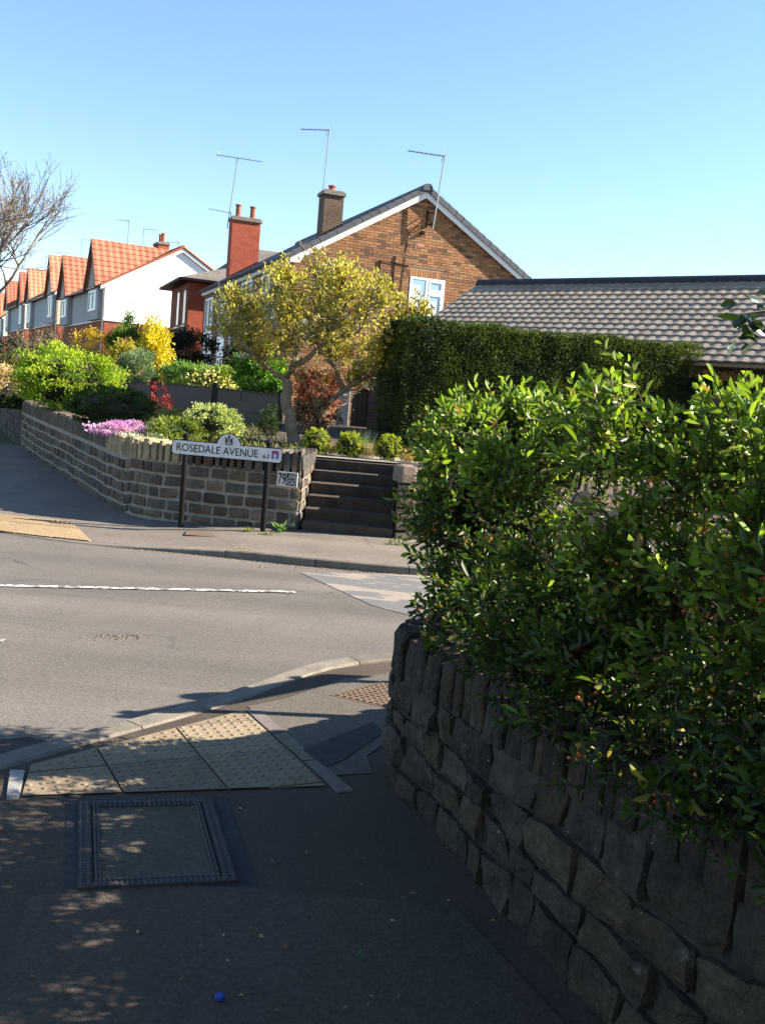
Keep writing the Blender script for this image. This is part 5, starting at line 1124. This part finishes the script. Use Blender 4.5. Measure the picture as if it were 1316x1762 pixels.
# ---- fence
m_fence = M('grey_composite',(.088,.074,.062),.7,nz=(3,.9,1.08),nz2=(60,.93,1.05)); m_fpost = M('dark_fence_post',(.012,.012,.013),.5)
fn = thing('panel_fence',(-4,21,GZ),'dark grey panel fence with black posts behind the garden conifers','fence')
fp_ = [(P(190,654,22.8)),(P(265,660,22.0)),(P(370,668,20.9)),(P(484,682,19.7))]
for i in range(3):
    a,b = fp_[i],fp_[i+1]; d = Vector((b.x-a.x,b.y-a.y,0)); a0 = Vector((a.x,a.y,GZ-.1)); nv_ = Vector((d.y,-d.x,0)).normalized()
    for k in range(2):
        zl = lerp(0,a.z-GZ+.1,k/2); mb = MB(); za,zb_ = a.z,b.z; MB().hexa([a0+d*.01+UP*zl,a0+d*.99+UP*zl,a0+d*.99+UP*zl-nv_*.03,a0+d*.01+UP*zl-nv_*.03],[Vector((a.x,a.y,0))+d*.01+UP*(lerp(GZ-.1,za,(k+1)/2)-.004),Vector((a.x,a.y,0))+d*.99+UP*(lerp(GZ-.1,zb_,(k+1)/2)-.004),Vector((a.x,a.y,0))+d*.99+UP*(lerp(GZ-.1,zb_,(k+1)/2)-.004)-nv_*.03,Vector((a.x,a.y,0))+d*.01+UP*(lerp(GZ-.1,za,(k+1)/2)-.004)-nv_*.03]).build('panel',m_fence,fn)
    MB().bar(Vector((a.x,a.y,a.z+.01)),Vector((b.x,b.y,b.z+.01)),.05,.025).build('top_rail',m_fpost,fn)
for a in fp_: MB().box((a.x-.05,a.y-.06,GZ-.1),(.1,0,0),(0,.1,0),(0,0,a.z-GZ+.22)).build('post',m_fpost,fn)
# ---- weeds and litter
def weed(label,px,py,z,n,h,c1,c2,sp=.05,wd=.02):
    c = G(px,py,z); t = thing('weed',(c.x,c.y,z),label,'weed','weeds at kerb and wall foot'); p = np.stack([c.x+nr.normal(0,sp,n),c.y+nr.normal(0,sp*.4,n),z+nr.uniform(0,h*.6,n)],1); d = np.stack([nr.normal(0,.6,n),nr.normal(0,.6,n),np.full(n,.7)],1)
    foliage(t,p,d,h*.7,wd,mixcol(c1,c2,nr.random(n),.3),LEAF('shrub_leaf'),name='leaves')
weed('dry yellow grass tuft growing in the far kerb',415,957,RZ,60,.10,(.2,.17,.06),(.3,.24,.1),.05,.006)
weed('small green weed at the right sign post foot',483,918,.06,24,.13,(.08,.16,.03),(.14,.24,.05),.03,.025)
weed('low weed tuft left of the right sign post',425,916,.06,22,.06,(.08,.14,.03),(.2,.2,.06),.04,.02)
weed('sparse weed between sign post and steps',460,922,.06,26,.05,(.12,.16,.04),(.26,.22,.08),.07,.02)
weed('tiny green weed in the far kerb below the steps',543,970,RZ,20,.04,(.08,.14,.03),(.2,.2,.06),.05,.015)
weed('weed at the foot of the sandstone wall by the steps',682,940,.06,30,.08,(.08,.13,.03),(.18,.2,.06),.05,.02)
mb = MB(); lr = random.Random(8)
LPp=[];LDd=[]
for k in range(120):
    if lr.random()<.72: c = G(lr.uniform(420,700),lr.gauss(973+(0),6),RZ+.004); c.y = min(c.y,ff(ff.near(c.x,c.y))[0].y-.03)
    else: c = G(lr.uniform(60,900),lr.uniform(1330,1750),.008)
    LPp.append(tuple(c)); LDd.append((lr.gauss(0,1),lr.gauss(0,1),.08))
o = link('leaf_litter',leaf_mesh('leaf_litter',LPp,LDd,.022,.011,mixcol((.16,.09,.04),(.30,.24,.14),nr.random(len(LPp)),.3)),None,LEAF('dry_leaf',.1,.8),'stuff')
c = G(378,1718,.006); tag(MB().lathe(c,[(.013,0),(.0135,.008),(.011,.011),(.004,.0115)],14).build('bottle_cap',M('blue_plastic',(.01,.045,.25),.5,spec=.3)),'bright blue plastic bottle cap on the near pavement','bottle cap')
c = G(608,1643,.004); tag(link('fallen_leaf',leaf_mesh('fallen_leaf',[tuple(c),tuple(c+Vector((.01,.004,0)))],[(1,.2,.1),(.4,1,.12)],.03,.013,np.array([[.05,.16,.02],[.06,.18,.03]]),six=True),None,LEAF('shrub_leaf')),'small green leaf lying on the near pavement','leaf')
# wall-top plant at the near corner
shrub('wall_plant','pale grey leaved plant sprouting from the near wall corner','plant',765,1050,4.35,(.07,.06,.06),90,(.22,.25,.16),(.5,.5,.38),.05,.014,clumps=12,base=.6,stem=False,six=True)

# ---- low ground cover between the shrubs
LPp=[];LDd=[];cl=[]
def inbed(x,y): return y>11.5 and y<21 and x > -7.6+( (20-y)*.51 if y<20 else 0)+.35 and x<-1.0-.18*(y-12) and not (x>-2.2 and y>15)
k = 0
while k < 9000:
    x = rng.uniform(-7.5,-1); y = rng.uniform(11.5,21)
    if not inbed(x,y): continue
    k += 1; v = noise.noise((x*1.7,y*1.7,4))
    if v<-.05 and rng.random()<.6: continue
    LPp.append((x+rng.gauss(0,.02),y,GZ+abs(rng.gauss(0,.05))*(1+2*max(0,v)))); LDd.append((rng.gauss(0,.5),rng.gauss(0,.5),rng.uniform(.2,1))); cl.append(v)
cl = np.clip(np.array(cl)+.5+nr.normal(0,.25,len(cl)),0,1)
gc = link('ground_cover',leaf_mesh('ground_cover',LPp,LDd,.07,.02,mixcol((.11,.085,.04),(.13,.17,.035),cl,.4)),None,LEAF('shrub_leaf'),'stuff')

mb = MB()
for k in range(420):     # grit washed along the far gutter
    ss = rng.uniform(ff.near(-2.6,9.44),ff.near(.6,9.3)); p,nn = ff(ss); q = p+nn*abs(rng.gauss(.0,.07)); r = rng.uniform(.003,.009)
    mb.lathe(V3(q,RZ+.001),[(r,0),(r*.8,r*.5),(r*.2,r*.7)],5)
o = mb.build('gutter_grit',M('tan_grit',(.19,.15,.10),.95)); o['kind'] = 'stuff'
